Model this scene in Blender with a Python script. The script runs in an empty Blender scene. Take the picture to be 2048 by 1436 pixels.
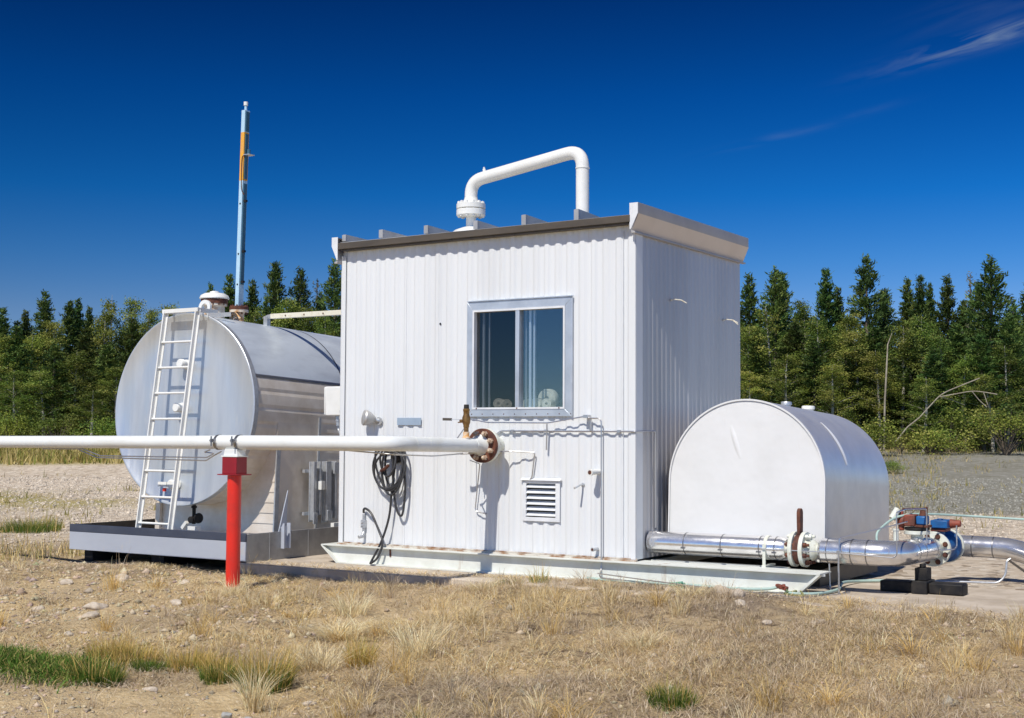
import bpy, bmesh, math, random
import numpy as np
from mathutils import Vector, Matrix

random.seed(7)
RNG = np.random.default_rng(11)
S = bpy.context.scene
COL = S.collection
R = math.radians

# ------------------------------------------------------------------ camera
CAM = np.array([5.885, -11.634, 1.452])
YAW, PITCH, ROLL, FOC = R(-32.04), R(3.233), R(0.28), 2705.4
fwd = np.array([math.sin(YAW)*math.cos(PITCH), math.cos(YAW)*math.cos(PITCH), math.sin(PITCH)])
rgt = np.array([math.cos(YAW), -math.sin(YAW), 0.0])
upv = np.cross(rgt, fwd)
rgt, upv = (math.cos(ROLL)*rgt + math.sin(ROLL)*upv, -math.sin(ROLL)*rgt + math.cos(ROLL)*upv)
cd = bpy.data.cameras.new('camera')
cam = bpy.data.objects.new('camera', cd)
COL.objects.link(cam)
m = Matrix.Identity(4)
for i in range(3):
    m[i][0], m[i][1], m[i][2], m[i][3] = rgt[i], upv[i], -fwd[i], CAM[i]
cam.matrix_world = m
cd.sensor_width = 36.0
cd.lens = 36.0*FOC/2048.0
cd.clip_start = 0.1
cd.clip_end = 3000.0
S.camera = cam

# ------------------------------------------------------------------ light
SUN_DIR = Vector((0.06, -1.0, 1.30)).normalized()       # towards the sun
SUN_EL = math.asin(SUN_DIR.z)
sd = bpy.data.lights.new('sun', 'SUN')
sd.energy = 4.5
sd.angle = R(0.53)
sd.color = (1.0, 0.95, 0.87)
sun = bpy.data.objects.new('sun', sd)
COL.objects.link(sun)
sun.rotation_euler = SUN_DIR.to_track_quat('Z', 'Y').to_euler()
sun.location = (0, -20, 30)

w = bpy.data.worlds.new('World')
S.world = w
w.use_nodes = True
nt = w.node_tree
nt.nodes.clear()
N = nt.nodes.new
Lk = nt.links.new
out = N('ShaderNodeOutputWorld')
bg = N('ShaderNodeBackground')
bg.inputs['Strength'].default_value = 0.10
sky = N('ShaderNodeTexSky')
sky.sky_type = 'NISHITA'
sky.sun_disc = False
sky.sun_elevation = SUN_EL
sky.sun_rotation = math.atan2(SUN_DIR.x, SUN_DIR.y)
sky.altitude = 2500
sky.air_density = 0.85
sky.dust_density = 0.15
sky.ozone_density = 3.0
gam = N('ShaderNodeGamma'); gam.inputs[1].default_value = SKYG = 1.35
hsv = N('ShaderNodeHueSaturation')
hsv.inputs['Hue'].default_value = 0.5
hsv.inputs['Saturation'].default_value = 1.12
hsv.inputs['Value'].default_value = 0.9
Lk(sky.outputs[0], gam.inputs[0])
Lk(gam.outputs[0], hsv.inputs['Color'])
# polarised look of the northern sky: deep blue up high, paler at the horizon
tcs = N('ShaderNodeTexCoord')
sxyz = N('ShaderNodeSeparateXYZ'); Lk(tcs.outputs['Generated'], sxyz.inputs[0])
rampn = N('ShaderNodeValToRGB'); el = rampn.color_ramp.elements
RS = [(0.0,(.44,.38,.38)),(.087,(.40,.36,.375)),(.127,(.22,.35,.41)),(.174,(.050,.32,.44)),(.245,(.010,.24,.39)),(.31,(.006,.155,.28)),(.45,(.010,.11,.22)),(1.0,(.05,.16,.28))]
el[0].position = 0.0; el[0].color = (*RS[0][1],1); el[1].position = 1.0; el[1].color = (*RS[-1][1],1)
for p_, c_ in RS[1:-1]:
    e_ = el.new(p_); e_.color = (*c_,1)
Lk(sxyz.outputs[2], rampn.inputs[0])
nd = N('ShaderNodeVectorMath'); nd.operation = 'DOT_PRODUCT'; nd.inputs[1].default_value = (-.40,.917,0)
Lk(tcs.outputs['Generated'], nd.inputs[0])
nm_ = N('ShaderNodeMapRange'); nm_.interpolation_type = 'SMOOTHSTEP'; nm_.inputs['From Min'].default_value = -.35; nm_.inputs['From Max'].default_value = .35
Lk(nd.outputs['Value'], nm_.inputs['Value'])
tm = N('ShaderNodeMixRGB'); tm.inputs['Color1'].default_value = (.62,.66,.70,1); Lk(nm_.outputs[0], tm.inputs['Fac']); Lk(rampn.outputs[0], tm.inputs['Color2'])
mulc = N('ShaderNodeMixRGB'); mulc.blend_type = 'MULTIPLY'; mulc.inputs['Fac'].default_value = 1.0
Lk(hsv.outputs[0], mulc.inputs['Color1']); Lk(tm.outputs[0], mulc.inputs['Color2'])
# the sky brightens a little towards the east
east = N('ShaderNodeVectorMath'); east.operation = 'DOT_PRODUCT'; east.inputs[1].default_value = tuple(float(q) for q in rgt); Lk(tcs.outputs['Generated'], east.inputs[0])
er = N('ShaderNodeMapRange'); er.inputs['From Min'].default_value = -.37; er.inputs['From Max'].default_value = .37; er.inputs['To Min'].default_value = .98; er.inputs['To Max'].default_value = 1.36
Lk(east.outputs['Value'], er.inputs['Value'])
ev = N('ShaderNodeVectorMath'); ev.operation = 'SCALE'; Lk(mulc.outputs[0], ev.inputs[0]); Lk(er.outputs[0], ev.inputs['Scale'])
# thin cirrus streaks: two directions in the sky, wind-drawn noise
tc = N('ShaderNodeTexCoord')
def vmath(op, a, b=None):
    n = N('ShaderNodeVectorMath'); n.operation = op
    if isinstance(a, (tuple, list)): n.inputs[0].default_value = a
    else: Lk(a, n.inputs[0])
    if b is not None:
        if isinstance(b, (tuple, list)): n.inputs[1].default_value = b
        else: Lk(b, n.inputs[1])
    return n.outputs['Value'] if op == 'DOT_PRODUCT' else n.outputs[0]
def smath(op, a, b=None, clamp=False):
    n = N('ShaderNodeMath'); n.operation = op; n.use_clamp = clamp
    for k, v in enumerate((a, b)):
        if v is None: continue
        if isinstance(v, (int, float)): n.inputs[k].default_value = v
        else: Lk(v, n.inputs[k])
    return n.outputs[0]
def skydir(px, py):
    d = fwd + rgt*(px-1024)/FOC - upv*(py-718)/FOC
    return d/np.linalg.norm(d)
def streak(p0, p1, wid, amount, seed):
    a, b = skydir(*p0), skydir(*p1)
    mid = (a+b)/2; mid /= np.linalg.norm(mid)
    al = b-a; ln = np.linalg.norm(al); al /= ln
    pe = np.cross(mid, al); pe /= np.linalg.norm(pe)
    u = smath('SUBTRACT', vmath('DOT_PRODUCT', tc.outputs['Generated'], tuple(al)), float(mid@al))
    v = smath('SUBTRACT', vmath('DOT_PRODUCT', tc.outputs['Generated'], tuple(pe)), float(mid@pe))
    cx = N('ShaderNodeCombineXYZ')
    Lk(smath('MULTIPLY', u, 16.0), cx.inputs[0]); Lk(smath('MULTIPLY', v, 110.0), cx.inputs[1])
    cx.inputs[2].default_value = seed
    no = N('ShaderNodeTexNoise'); no.inputs['Scale'].default_value = 1.0; no.inputs['Detail'].default_value = 6
    no.inputs['Distortion'].default_value = 0.8
    Lk(cx.outputs[0], no.inputs['Vector'])
    uu = smath('DIVIDE', u, ln*0.55); vv = smath('DIVIDE', v, wid)
    r2 = smath('ADD', smath('MULTIPLY', uu, uu), smath('MULTIPLY', vv, vv))
    g = smath('EXPONENT', smath('MULTIPLY', r2, -1.2))
    front = smath('GREATER_THAN', vmath('DOT_PRODUCT', tc.outputs['Generated'], tuple(mid)), 0.0)
    n2 = smath('SUBTRACT', no.outputs['Fac'], 0.38, False)
    n2 = smath('MULTIPLY', n2, 2.4, True)
    return smath('MULTIPLY', smath('MULTIPLY', smath('MULTIPLY', g, n2), front), amount)
c = smath('ADD', streak((1815, 124), (2130, 30), 0.0062, 0.85, 1.0), streak((1440, 300), (1660, 250), 0.0030, 0.11, 4.0))
c = smath('ADD', c, streak((1640, 250), (1800, 205), 0.003, 0.05, 9.0))
c = smath('ADD', c, streak((1850, 60), (2150, -40), 0.016, 0.07, 14.0))
mix = N('ShaderNodeMixRGB')
mix.inputs['Color2'].default_value = (3.1, 4.0, 4.8, 1)
Lk(c, mix.inputs['Fac'])
Lk(ev.outputs[0], mix.inputs['Color1'])
Lk(mix.outputs[0], bg.inputs['Color'])
Lk(bg.outputs[0], out.inputs['Surface'])

S.view_settings.view_transform = 'Standard'
S.view_settings.look = 'None'
S.view_settings.exposure = 0.0
S.view_settings.gamma = 1.0
S.render.engine = 'CYCLES'
S.cycles.max_bounces = 8
S.cycles.transparent_max_bounces = 12

# ------------------------------------------------------------------ helpers
def rot_about(M, p):
    return Matrix.Translation(p) @ M @ Matrix.Translation(-Vector(p))

class MB:
    """collects shapes in world metres; build() links them as one mesh object"""
    def __init__(s): s.v = []; s.f = []; s.M = None
    def add(s, vs, fs):
        o = len(s.v)
        for p in vs:
            p = Vector(p)
            s.v.append(s.M @ p if s.M else p)
        s.f += [tuple(i+o for i in f) for f in fs]
        return s
    def box(s, x0, x1, y0, y1, z0, z1):
        return s.add([(x0,y0,z0),(x1,y0,z0),(x1,y1,z0),(x0,y1,z0),(x0,y0,z1),(x1,y0,z1),(x1,y1,z1),(x0,y1,z1)],
                     [(0,3,2,1),(4,5,6,7),(0,1,5,4),(1,2,6,5),(2,3,7,6),(3,0,4,7)])
    def prism(s, poly, ext):
        n = len(poly); e = Vector(ext)
        vs = [Vector(p) for p in poly] + [Vector(p)+e for p in poly]
        fs = [tuple(range(n-1,-1,-1)), tuple(range(n, 2*n))]
        fs += [(i, (i+1) % n, n+(i+1) % n, n+i) for i in range(n)]
        return s.add(vs, fs)
    def bar(s, p0, p1, wx, wy, up=(0,0,1)):
        p0, p1 = Vector(p0), Vector(p1); d = (p1-p0).normalized()
        a = d.cross(Vector(up))
        if a.length < 1e-4: a = d.cross(Vector((0,1,0)))
        a.normalize(); b = a.cross(d).normalized()
        q = [a*wx/2+b*wy/2, -a*wx/2+b*wy/2, -a*wx/2-b*wy/2, a*wx/2-b*wy/2]
        return s.add([p0+k for k in q]+[p1+k for k in q],
                     [(3,2,1,0),(4,5,6,7),(0,1,5,4),(1,2,6,5),(2,3,7,6),(3,0,4,7)])
    def lathe(s, prof, o, ax=(0,0,1), seg=24, a0=0, a1=360, caps=True):
        o = Vector(o); ax = Vector(ax).normalized()
        q = ax.to_track_quat('Z', 'Y')
        full = abs(a1-a0) >= 359.9
        n = seg if full else seg+1
        vs = []
        for r, t in prof:
            for k in range(n):
                a = R(a0+(a1-a0)*k/seg)
                vs.append(o + q @ Vector((r*math.cos(a), r*math.sin(a), t)))
        fs = []
        for j in range(len(prof)-1):
            for k in range(seg):
                k2 = (k+1) % n
                fs.append((j*n+k, j*n+k2, (j+1)*n+k2, (j+1)*n+k))
        if caps and full:
            fs.append(tuple(range(n-1, -1, -1))); L = (len(prof)-1)*n
            fs.append(tuple(range(L, L+n)))
        return s.add(vs, fs)
    def cyl(s, p0, p1, r0, r1=None, seg=16):
        p0, p1 = Vector(p0), Vector(p1)
        return s.lathe([(r0, 0), (r0 if r1 is None else r1, (p1-p0).length)], p0, p1-p0, seg)
    def tube(s, path, r, seg=10, fillet=0.0, nf=6, cap=True):
        P = [Vector(p) for p in path]
        if fillet > 0:
            Q = [P[0]]
            for i in range(1, len(P)-1):
                a, b, c = P[i-1], P[i], P[i+1]
                d1, d2 = (a-b), (c-b)
                t = min(fillet, d1.length*0.48, d2.length*0.48)
                s0, s1 = b+d1.normalized()*t, b+d2.normalized()*t
                for k in range(nf+1):
                    u = k/nf
                    Q.append(s0*(1-u)**2 + b*2*u*(1-u) + s1*u*u)
            Q.append(P[-1]); P = Q
        rs = r if isinstance(r, (list, tuple)) else [r]*len(P)
        T = []
        for i in range(len(P)):
            d = P[min(i+1, len(P)-1)]-P[max(i-1, 0)]
            T.append(d.normalized())
        nrm = T[0].orthogonal().normalized()
        vs = []
        for i in range(len(P)):
            nrm = (nrm - T[i]*nrm.dot(T[i]))
            nrm = nrm.normalized() if nrm.length > 1e-6 else T[i].orthogonal().normalized()
            bn = T[i].cross(nrm)
            for k in range(seg):
                a = 2*math.pi*k/seg
                vs.append(P[i]+(nrm*math.cos(a)+bn*math.sin(a))*rs[i])
        fs = [(i*seg+k, i*seg+(k+1) % seg, (i+1)*seg+(k+1) % seg, (i+1)*seg+k) for i in range(len(P)-1) for k in range(seg)]
        if cap:
            fs.append(tuple(range(seg-1, -1, -1))); L = (len(P)-1)*seg
            fs.append(tuple(range(L, L+seg)))
        return s.add(vs, fs)
    def build(s, name, mat, parent=None, bev=0.0, smooth=40):
        return link_mesh(name, [tuple(p) for p in s.v], s.f, mat, parent, bev, smooth)

def world_loc(o):
    p = Vector((0,0,0))
    while o is not None:
        p = p + o.location; o = o.parent
    return p
def link_mesh(name, vs, fs, mat, parent=None, bev=0.0, smooth=40):
    me = bpy.data.meshes.new(name)
    if parent is not None:
        b = world_loc(parent)
        vs = [(p[0]-b.x, p[1]-b.y, p[2]-b.z) for p in vs]
        org = Vector((0,0,0))
    else:
        a = np.array(vs); org = Vector((float(a[:,0].mean()), float(a[:,1].mean()), float(a[:,2].min())))
        vs = [(p[0]-org.x, p[1]-org.y, p[2]-org.z) for p in vs]
    me.from_pydata(vs, [], fs)
    bm = bmesh.new(); bm.from_mesh(me)
    bmesh.ops.recalc_face_normals(bm, faces=bm.faces)
    bm.to_mesh(me); bm.free()
    if smooth:
        me.polygons.foreach_set('use_smooth', [True]*len(me.polygons))
        me.set_sharp_from_angle(angle=R(smooth))
    me.materials.append(mat)
    o = bpy.data.objects.new(name, me)
    COL.objects.link(o)
    o.location = org
    if parent is not None: o.parent = parent
    if bev > 0:
        md = o.modifiers.new('bevel', 'BEVEL'); md.width = bev; md.segments = 2; md.limit_method = 'ANGLE'; md.angle_limit = R(40)
    return o
def np_mesh(name, verts, faces_flat, nper, mat, cols=None, smooth=False, parent=None, link=True):
    """big meshes straight from numpy; every face has nper corners"""
    me = bpy.data.meshes.new(name)
    nv, nf = len(verts), len(faces_flat)//nper
    me.vertices.add(nv); me.vertices.foreach_set('co', np.asarray(verts, np.float32).ravel())
    me.loops.add(nf*nper); me.loops.foreach_set('vertex_index', np.asarray(faces_flat, np.int32))
    me.polygons.add(nf)
    me.polygons.foreach_set('loop_start', np.arange(0, nf*nper, nper, dtype=np.int32))
    try: me.polygons.foreach_set('loop_total', np.full(nf, nper, np.int32))
    except Exception: pass
    if smooth: me.polygons.foreach_set('use_smooth', np.ones(nf, bool))
    me.update(calc_edges=True)
    if cols is not None:
        for an, cv in cols.items():
            at = me.color_attributes.new(an, 'FLOAT_COLOR', 'POINT')
            c4 = np.ones((nv, 4), np.float32); c4[:, :3] = cv
            at.data.foreach_set('color', c4.ravel())
    me.materials.append(mat)
    if not link: return me
    o = bpy.data.objects.new(name, me); COL.objects.link(o)
    if parent is not None: o.parent = parent
    return o
def tag(o, label=None, cat=None, group=None, kind=None):
    if label: o['label'] = label
    if cat: o['category'] = cat
    if group: o['group'] = group
    if kind: o['kind'] = kind
    return o
def thing(name, label, cat, loc, group=None):
    o = bpy.data.objects.new(name, None); COL.objects.link(o)
    o.location = loc; o.empty_display_size = 0.2
    return tag(o, label, cat, group)

# ------------------------------------------------------------------ materials
def mat(name, col, rough=0.6, metal=0.0, col2=None, nscale=3.0, nlo=0.4, nhi=0.65, stretch=(1,1,1), bump=0.0, bscale=30.0,
        rust=None, rscale=6.0, rlo=0.6, rhi=0.72, rstretch=(1,1,1), spec=0.5, coat=0.0, rvar=0.0, aniso=0.0, detail=5, transl=0.0, attr=None):
    M = bpy.data.materials.new(name); M.use_nodes = True
    t = M.node_tree; b = t.nodes['Principled BSDF']
    b.inputs['Base Color'].default_value = (*col, 1)
    b.inputs['Roughness'].default_value = rough
    b.inputs['Metallic'].default_value = metal
    b.inputs['Specular IOR Level'].default_value = spec
    b.inputs['Coat Weight'].default_value = coat
    if aniso: b.inputs['Anisotropic'].default_value = aniso
    tcn = t.nodes.new('ShaderNodeTexCoord')
    geo = t.nodes.new('ShaderNodeNewGeometry')
    def noise(sc, st, dt=detail):
        mp = t.nodes.new('ShaderNodeMapping'); mp.inputs['Scale'].default_value = st
        t.links.new(geo.outputs['Position'], mp.inputs['Vector'])
        n = t.nodes.new('ShaderNodeTexNoise'); n.inputs['Scale'].default_value = sc; n.inputs['Detail'].default_value = dt
        n.inputs['Roughness'].default_value = 0.62
        t.links.new(mp.outputs[0], n.inputs['Vector'])
        return n.outputs['Fac']
    def ramp(src, lo, hi):
        r = t.nodes.new('ShaderNodeMapRange'); r.clamp = True
        r.inputs['From Min'].default_value = lo; r.inputs['From Max'].default_value = hi
        t.links.new(src, r.inputs['Value']); return r.outputs['Result']
    cur = None
    if attr:
        a = t.nodes.new('ShaderNodeAttribute'); a.attribute_name = attr; cur = a.outputs['Color']
    def mixc(f, c2):
        nonlocal cur
        mx = t.nodes.new('ShaderNodeMixRGB'); mx.inputs['Color1'].default_value = (*col, 1)
        if cur is not None: t.links.new(cur, mx.inputs['Color1'])
        mx.inputs['Color2'].default_value = (*c2, 1)
        t.links.new(f, mx.inputs['Fac']); cur = mx.outputs[0]
    if col2: mixc(ramp(noise(nscale, stretch), nlo, nhi), col2)
    if rust: mixc(ramp(noise(rscale, rstretch), rlo, rhi), rust)
    if cur is not None: t.links.new(cur, b.inputs['Base Color'])
    if rvar:
        r = t.nodes.new('ShaderNodeMapRange'); r.inputs['To Min'].default_value = max(0.02, rough-rvar); r.inputs['To Max'].default_value = rough+rvar
        r.inputs['From Min'].default_value = 0.3; r.inputs['From Max'].default_value = 0.7
        t.links.new(noise(nscale*1.7, stretch), r.inputs['Value']); t.links.new(r.outputs[0], b.inputs['Roughness'])
    if bump:
        bp = t.nodes.new('ShaderNodeBump'); bp.inputs['Strength'].default_value = 1.0; bp.inputs['Distance'].default_value = bump
        t.links.new(noise(bscale, stretch if stretch != (1,1,1) else (1,1,1), 3), bp.inputs['Height']); t.links.new(bp.outputs[0], b.inputs['Normal'])
    if transl:
        tr = t.nodes.new('ShaderNodeBsdfTranslucent'); ms = t.nodes.new('ShaderNodeMixShader'); ms.inputs[0].default_value = transl
        if cur is not None: t.links.new(cur, tr.inputs['Color'])
        else: tr.inputs['Color'].default_value = (*col, 1)
        o = t.nodes['Material Output']
        t.links.new(b.outputs[0], ms.inputs[1]); t.links.new(tr.outputs[0], ms.inputs[2]); t.links.new(ms.outputs[0], o.inputs['Surface'])
    return M

RUST = (0.20, 0.075, 0.03)
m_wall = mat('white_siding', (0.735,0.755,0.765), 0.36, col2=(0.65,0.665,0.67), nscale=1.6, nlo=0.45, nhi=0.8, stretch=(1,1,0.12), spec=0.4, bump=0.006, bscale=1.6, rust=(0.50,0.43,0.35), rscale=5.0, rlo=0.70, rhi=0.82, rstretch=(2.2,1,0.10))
m_wall_side = mat('shaded_white_siding', (0.56,0.545,0.54), 0.32, 0.2, col2=(0.46,0.45,0.45), nscale=1.6, stretch=(1,1,0.12), bump=0.0012, bscale=2.5)  # darker copy of the white siding, the wall's shade put into the colour
m_trim = mat('white_trim', (0.76,0.78,0.80), 0.4, col2=(0.66,0.68,0.70), nscale=6, bump=0.0006, bscale=12)
m_alu = mat('bare_aluminium_trim', (0.62,0.67,0.72), 0.4, 0.55, col2=(0.52,0.57,0.62), nscale=5)
m_fascia = mat('brown_fascia', (0.095,0.078,0.058), 0.5, col2=(0.07,0.058,0.045), nscale=9, stretch=(0.3,1,1))
m_roof = mat('roof_metal', (0.55,0.54,0.52), 0.45, 0.5, col2=(0.45,0.44,0.42), nscale=4)
m_bounce = mat('beige_bounce_light', (0.76,0.65,0.53), 0.5, col2=(0.72,0.61,0.49), nscale=2.5)  # warm bounce light from the ground, put into the colour
m_eave = mat('eave_metal', (0.44,0.43,0.43), 0.5, 0.1, col2=(0.39,0.38,0.38), nscale=2.5)
m_skid = mat('pale_green_skid_paint', (0.72,0.74,0.69), 0.5, col2=(0.64,0.65,0.59), nscale=5, rust=(0.34,0.20,0.09), rscale=3.0, rlo=0.66, rhi=0.80, rstretch=(1.6,1,0.35))
m_rustedge = mat('rust_streaked_edge', (0.62,0.58,0.50), 0.7, col2=(0.30,0.16,0.08), nscale=7, nlo=0.44, nhi=0.62, stretch=(1,1,1))
m_white = mat('white_pipe_paint', (0.80,0.80,0.77), 0.32, col2=(0.74,0.74,0.70), nscale=5, spec=0.5)
m_pipe = mat('white_pipeline_paint', (0.76,0.78,0.76), 0.38, col2=(0.64,0.64,0.58), nscale=3, nlo=0.48, nhi=0.78, stretch=(0.4,1,1), bump=0.0015, bscale=14, rust=(0.42,0.30,0.17), rscale=9, rlo=0.70, rhi=0.78)
m_red = mat('red_post_paint', (0.74,0.026,0.012), 0.38, col2=(0.58,0.03,0.018), nscale=5, nlo=0.42, nhi=0.7, spec=0.5, bump=0.0015, bscale=18, rust=(0.35,0.10,0.06), rscale=16, rlo=0.70, rhi=0.76)
m_redbox = mat('dark_red_paint', (0.30,0.008,0.018), 0.42, col2=(0.25,0.007,0.015), nscale=8)
m_rust = mat('rusted_steel', (0.15,0.05,0.025), 0.75, col2=(0.07,0.025,0.018), nscale=16, nlo=0.4, nhi=0.6, bump=0.002, bscale=60)
m_nut = mat('weathered_nut', (0.62,0.50,0.38), 0.6, col2=(0.30,0.15,0.07), nscale=40, nlo=0.45, nhi=0.65)
m_brass = mat('weathered_brass', (0.30,0.18,0.06), 0.45, 0.6, col2=(0.16,0.08,0.03), nscale=25)
m_orange = mat('rust_orange_paint', (0.75,0.38,0.12), 0.55, col2=(0.7,0.6,0.45), nscale=30)
m_black = mat('black_paint', (0.012,0.012,0.014), 0.6, col2=(0.035,0.031,0.027), nscale=10, spec=0.25, rust=(0.12,0.10,0.08), rscale=12, rlo=0.66, rhi=0.76)
m_hose = mat('black_rubber_cable', (0.03,0.031,0.034), 0.5, col2=(0.05,0.05,0.052), nscale=12)
m_tank = mat('aluminium_tank_end', (0.68,0.71,0.73), 0.42, 0.62, col2=(0.55,0.59,0.63), nscale=2.6, nlo=0.38, nhi=0.66, stretch=(1.6,1,0.22), rvar=0.10, bump=0.006, bscale=2.4, rust=(0.74,0.74,0.72), rscale=7, rlo=0.62, rhi=0.75, rstretch=(1,1,0.25))
m_jacket = mat('aluminium_jacket', (0.84,0.91,0.97), 0.36, 0.42, col2=(0.68,0.74,0.80), nscale=1.8, nlo=0.42, nhi=0.58, stretch=(1,0.35,1), rvar=0.08, bump=0.003, bscale=2.2)  # blue tint puts reflected sky into the upper jacket's colour
m_housing = mat('aluminium_housing', (0.86,0.77,0.66), 0.40, 0.30, col2=(0.74,0.64,0.52), nscale=4, bump=0.002, bscale=3)  # tan tint puts light bounced off the ground into the colour
m_half = mat('white_tank_front', (0.735,0.735,0.725), 0.36, col2=(0.67,0.67,0.655), nscale=1.6, nlo=0.42, nhi=0.75, bump=0.014, bscale=2.0, spec=0.5, rust=(0.62,0.58,0.50), rscale=5, rlo=0.68, rhi=0.85, rstretch=(1.5,1,0.3))
m_halfj = mat('grey_metal_jacket', (0.78,0.765,0.755), 0.36, 0.55, col2=(0.70,0.685,0.675), nscale=3, rvar=0.05, bump=0.003, bscale=1.8)
m_highlight = mat('painted_highlight', (0.9,0.9,0.9), 0.5)  # sun highlight put into the colour
m_silver = mat('polished_aluminium_cladding', (0.80,0.79,0.79), 0.20, 0.80, col2=(0.72,0.71,0.71), nscale=7, rvar=0.06, bump=0.0012, bscale=9)
m_band = mat('steel_band', (0.30,0.30,0.31), 0.35, 0.9)
m_flange = mat('pale_flange_paint', (0.72,0.74,0.66), 0.45, col2=(0.62,0.62,0.52), nscale=12, rust=(0.28,0.13,0.06), rscale=18, rlo=0.64, rhi=0.75)
m_blue = mat('blue_valve_paint', (0.012,0.115,0.33), 0.45, col2=(0.02,0.06,0.17), nscale=9, nlo=0.45, nhi=0.7)
m_redv = mat('faded_red_casting', (0.30,0.065,0.035), 0.65, col2=(0.12,0.045,0.03), nscale=14, nlo=0.40, nhi=0.62)
m_steel = mat('steel_tubing', (0.55,0.55,0.56), 0.3, 0.85)
m_green = mat('green_rope', (0.02,0.26,0.17), 0.7, col2=(0.25,0.5,0.35), nscale=20)
m_palehose = mat('pale_green_hose', (0.42,0.56,0.50), 0.5, col2=(0.34,0.46,0.42), nscale=10)
m_navy = mat('sky_tinted_tray_lip', (0.045,0.055,0.085), 0.4, col2=(0.06,0.07,0.10), nscale=4)  # reflected sky put into the lip's colour
m_tray = mat('grey_tray_paint', (0.44,0.47,0.53), 0.5, col2=(0.39,0.42,0.48), nscale=1.5, stretch=(0.5,1,1), rust=(0.50,0.46,0.40), rscale=4, rlo=0.64, rhi=0.78, rstretch=(1,1,0.5))
m_trayside = mat('galvanised_tray_side', (0.36,0.36,0.36), 0.45, 0.5, col2=(0.28,0.28,0.28), nscale=5)
m_galv = mat('galvanised_steel', (0.60,0.62,0.64), 0.4, 0.6, col2=(0.48,0.50,0.52), nscale=18)
m_mastb = mat('pale_blue_mast_paint', (0.46,0.66,0.80), 0.4, col2=(0.40,0.60,0.74), nscale=8)
m_mastd = mat('dark_teal_beacon_and_mast_shade', (0.04,0.12,0.18), 0.4)  # beacon colour, and the shade put into the mast's right side
m_yellow = mat('orange_yellow_paint', (0.80,0.40,0.03), 0.45, col2=(0.74,0.36,0.10), nscale=6)
m_cream = mat('cream_bar_paint', (0.72,0.68,0.55), 0.5, col2=(0.55,0.46,0.32), nscale=20, nlo=0.55, nhi=0.75)
m_nozzle = mat('rust_stained_nozzle', (0.74,0.68,0.58), 0.5, col2=(0.50,0.27,0.11), nscale=8, nlo=0.44, nhi=0.62)
m_paper = mat('paper_roll', (0.60,0.57,0.48), 0.8, col2=(0.46,0.43,0.35), nscale=26)
m_plate = mat('blue_grey_plate', (0.33,0.42,0.52), 0.5, col2=(0.30,0.38,0.48), nscale=10)
m_dark = mat('dark_gap_shade', (0.05,0.048,0.045), 0.8)
m_conc = mat('concrete', (0.56,0.48,0.385), 0.88, col2=(0.42,0.35,0.27), nscale=3.2, nlo=0.40, nhi=0.62, bump=0.004, bscale=25, rust=(0.44,0.36,0.26), rscale=9, rlo=0.52, rhi=0.7)
m_rock = mat('pale_rock', (0.58,0.50,0.40), 0.85, col2=(0.44,0.36,0.27), nscale=22, bump=0.006, bscale=45)
m_rockg = mat('grey_rock', (0.40,0.40,0.38), 0.85, col2=(0.30,0.29,0.27), nscale=22, bump=0.006, bscale=45)
m_bark = mat('grey_bark', (0.20,0.16,0.12), 0.9, col2=(0.11,0.085,0.065), nscale=6, stretch=(1,1,0.3))
m_aspenbark = mat('pale_aspen_bark', (0.42,0.40,0.33), 0.8, col2=(0.22,0.19,0.15), nscale=4, nlo=0.5, nhi=0.65, stretch=(1,1,2))
m_deadwood = mat('bleached_dead_wood', (0.36,0.32,0.24), 0.8, col2=(0.24,0.20,0.15), nscale=5)

def glass(name, tint, refl):
    M = bpy.data.materials.new(name); M.use_nodes = True
    t = M.node_tree; t.nodes.clear()
    o = t.nodes.new('ShaderNodeOutputMaterial'); mx = t.nodes.new('ShaderNodeMixShader')
    tr = t.nodes.new('ShaderNodeBsdfTransparent'); tr.inputs[0].default_value = (*tint, 1)
    gl = t.nodes.new('ShaderNodeBsdfGlossy'); gl.inputs['Roughness'].default_value = 0.01
    lw0 = t.nodes.new('ShaderNodeLayerWeight'); lw = t.nodes.new('ShaderNodeMath'); lw.operation = 'POWER'; lw.inputs[1].default_value = 4.0; t.links.new(lw0.outputs['Facing'], lw.inputs[0])
    ad = t.nodes.new('ShaderNodeMath'); ad.operation = 'MULTIPLY_ADD'; ad.inputs[1].default_value = 1.0; ad.inputs[2].default_value = refl
    t.links.new(lw.outputs[0], ad.inputs[0]); t.links.new(ad.outputs[0], mx.inputs[0])
    t.links.new(tr.outputs[0], mx.inputs[1]); t.links.new(gl.outputs[0], mx.inputs[2]); t.links.new(mx.outputs[0], o.inputs[0])
    return M
m_glass = glass('window_glass', (0.92,0.95,0.96), 0.11)
m_screen = glass('screened_window_glass', (0.70,0.70,0.70), 0.045)

# ------------------------------------------------------------------ vectorised value noise
def vnoise(x, y, seed=0):
    xi, yi = np.floor(x).astype(np.int64), np.floor(y).astype(np.int64)
    fx, fy = x-xi, y-yi
    fx = fx*fx*(3-2*fx); fy = fy*fy*(3-2*fy)
    def h(a, b):
        n = (a*374761393 + b*668265263 + seed*974634777) & 0xFFFFFFFF
        n = ((n ^ (n >> 13))*1274126177) & 0xFFFFFFFF
        return ((n ^ (n >> 16)) & 0xFFFF)/65535.0
    return (h(xi, yi)*(1-fx)+h(xi+1, yi)*fx)*(1-fy) + (h(xi, yi+1)*(1-fx)+h(xi+1, yi+1)*fx)*fy
def fbm(x, y, oct=4, seed=0):
    s = 0; a = 0.5; t = 0
    for k in range(oct):
        s = s + a*vnoise(x*2**k+k*17.3, y*2**k-k*9.1, seed+k); t += a; a *= 0.5
    return s/t
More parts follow.
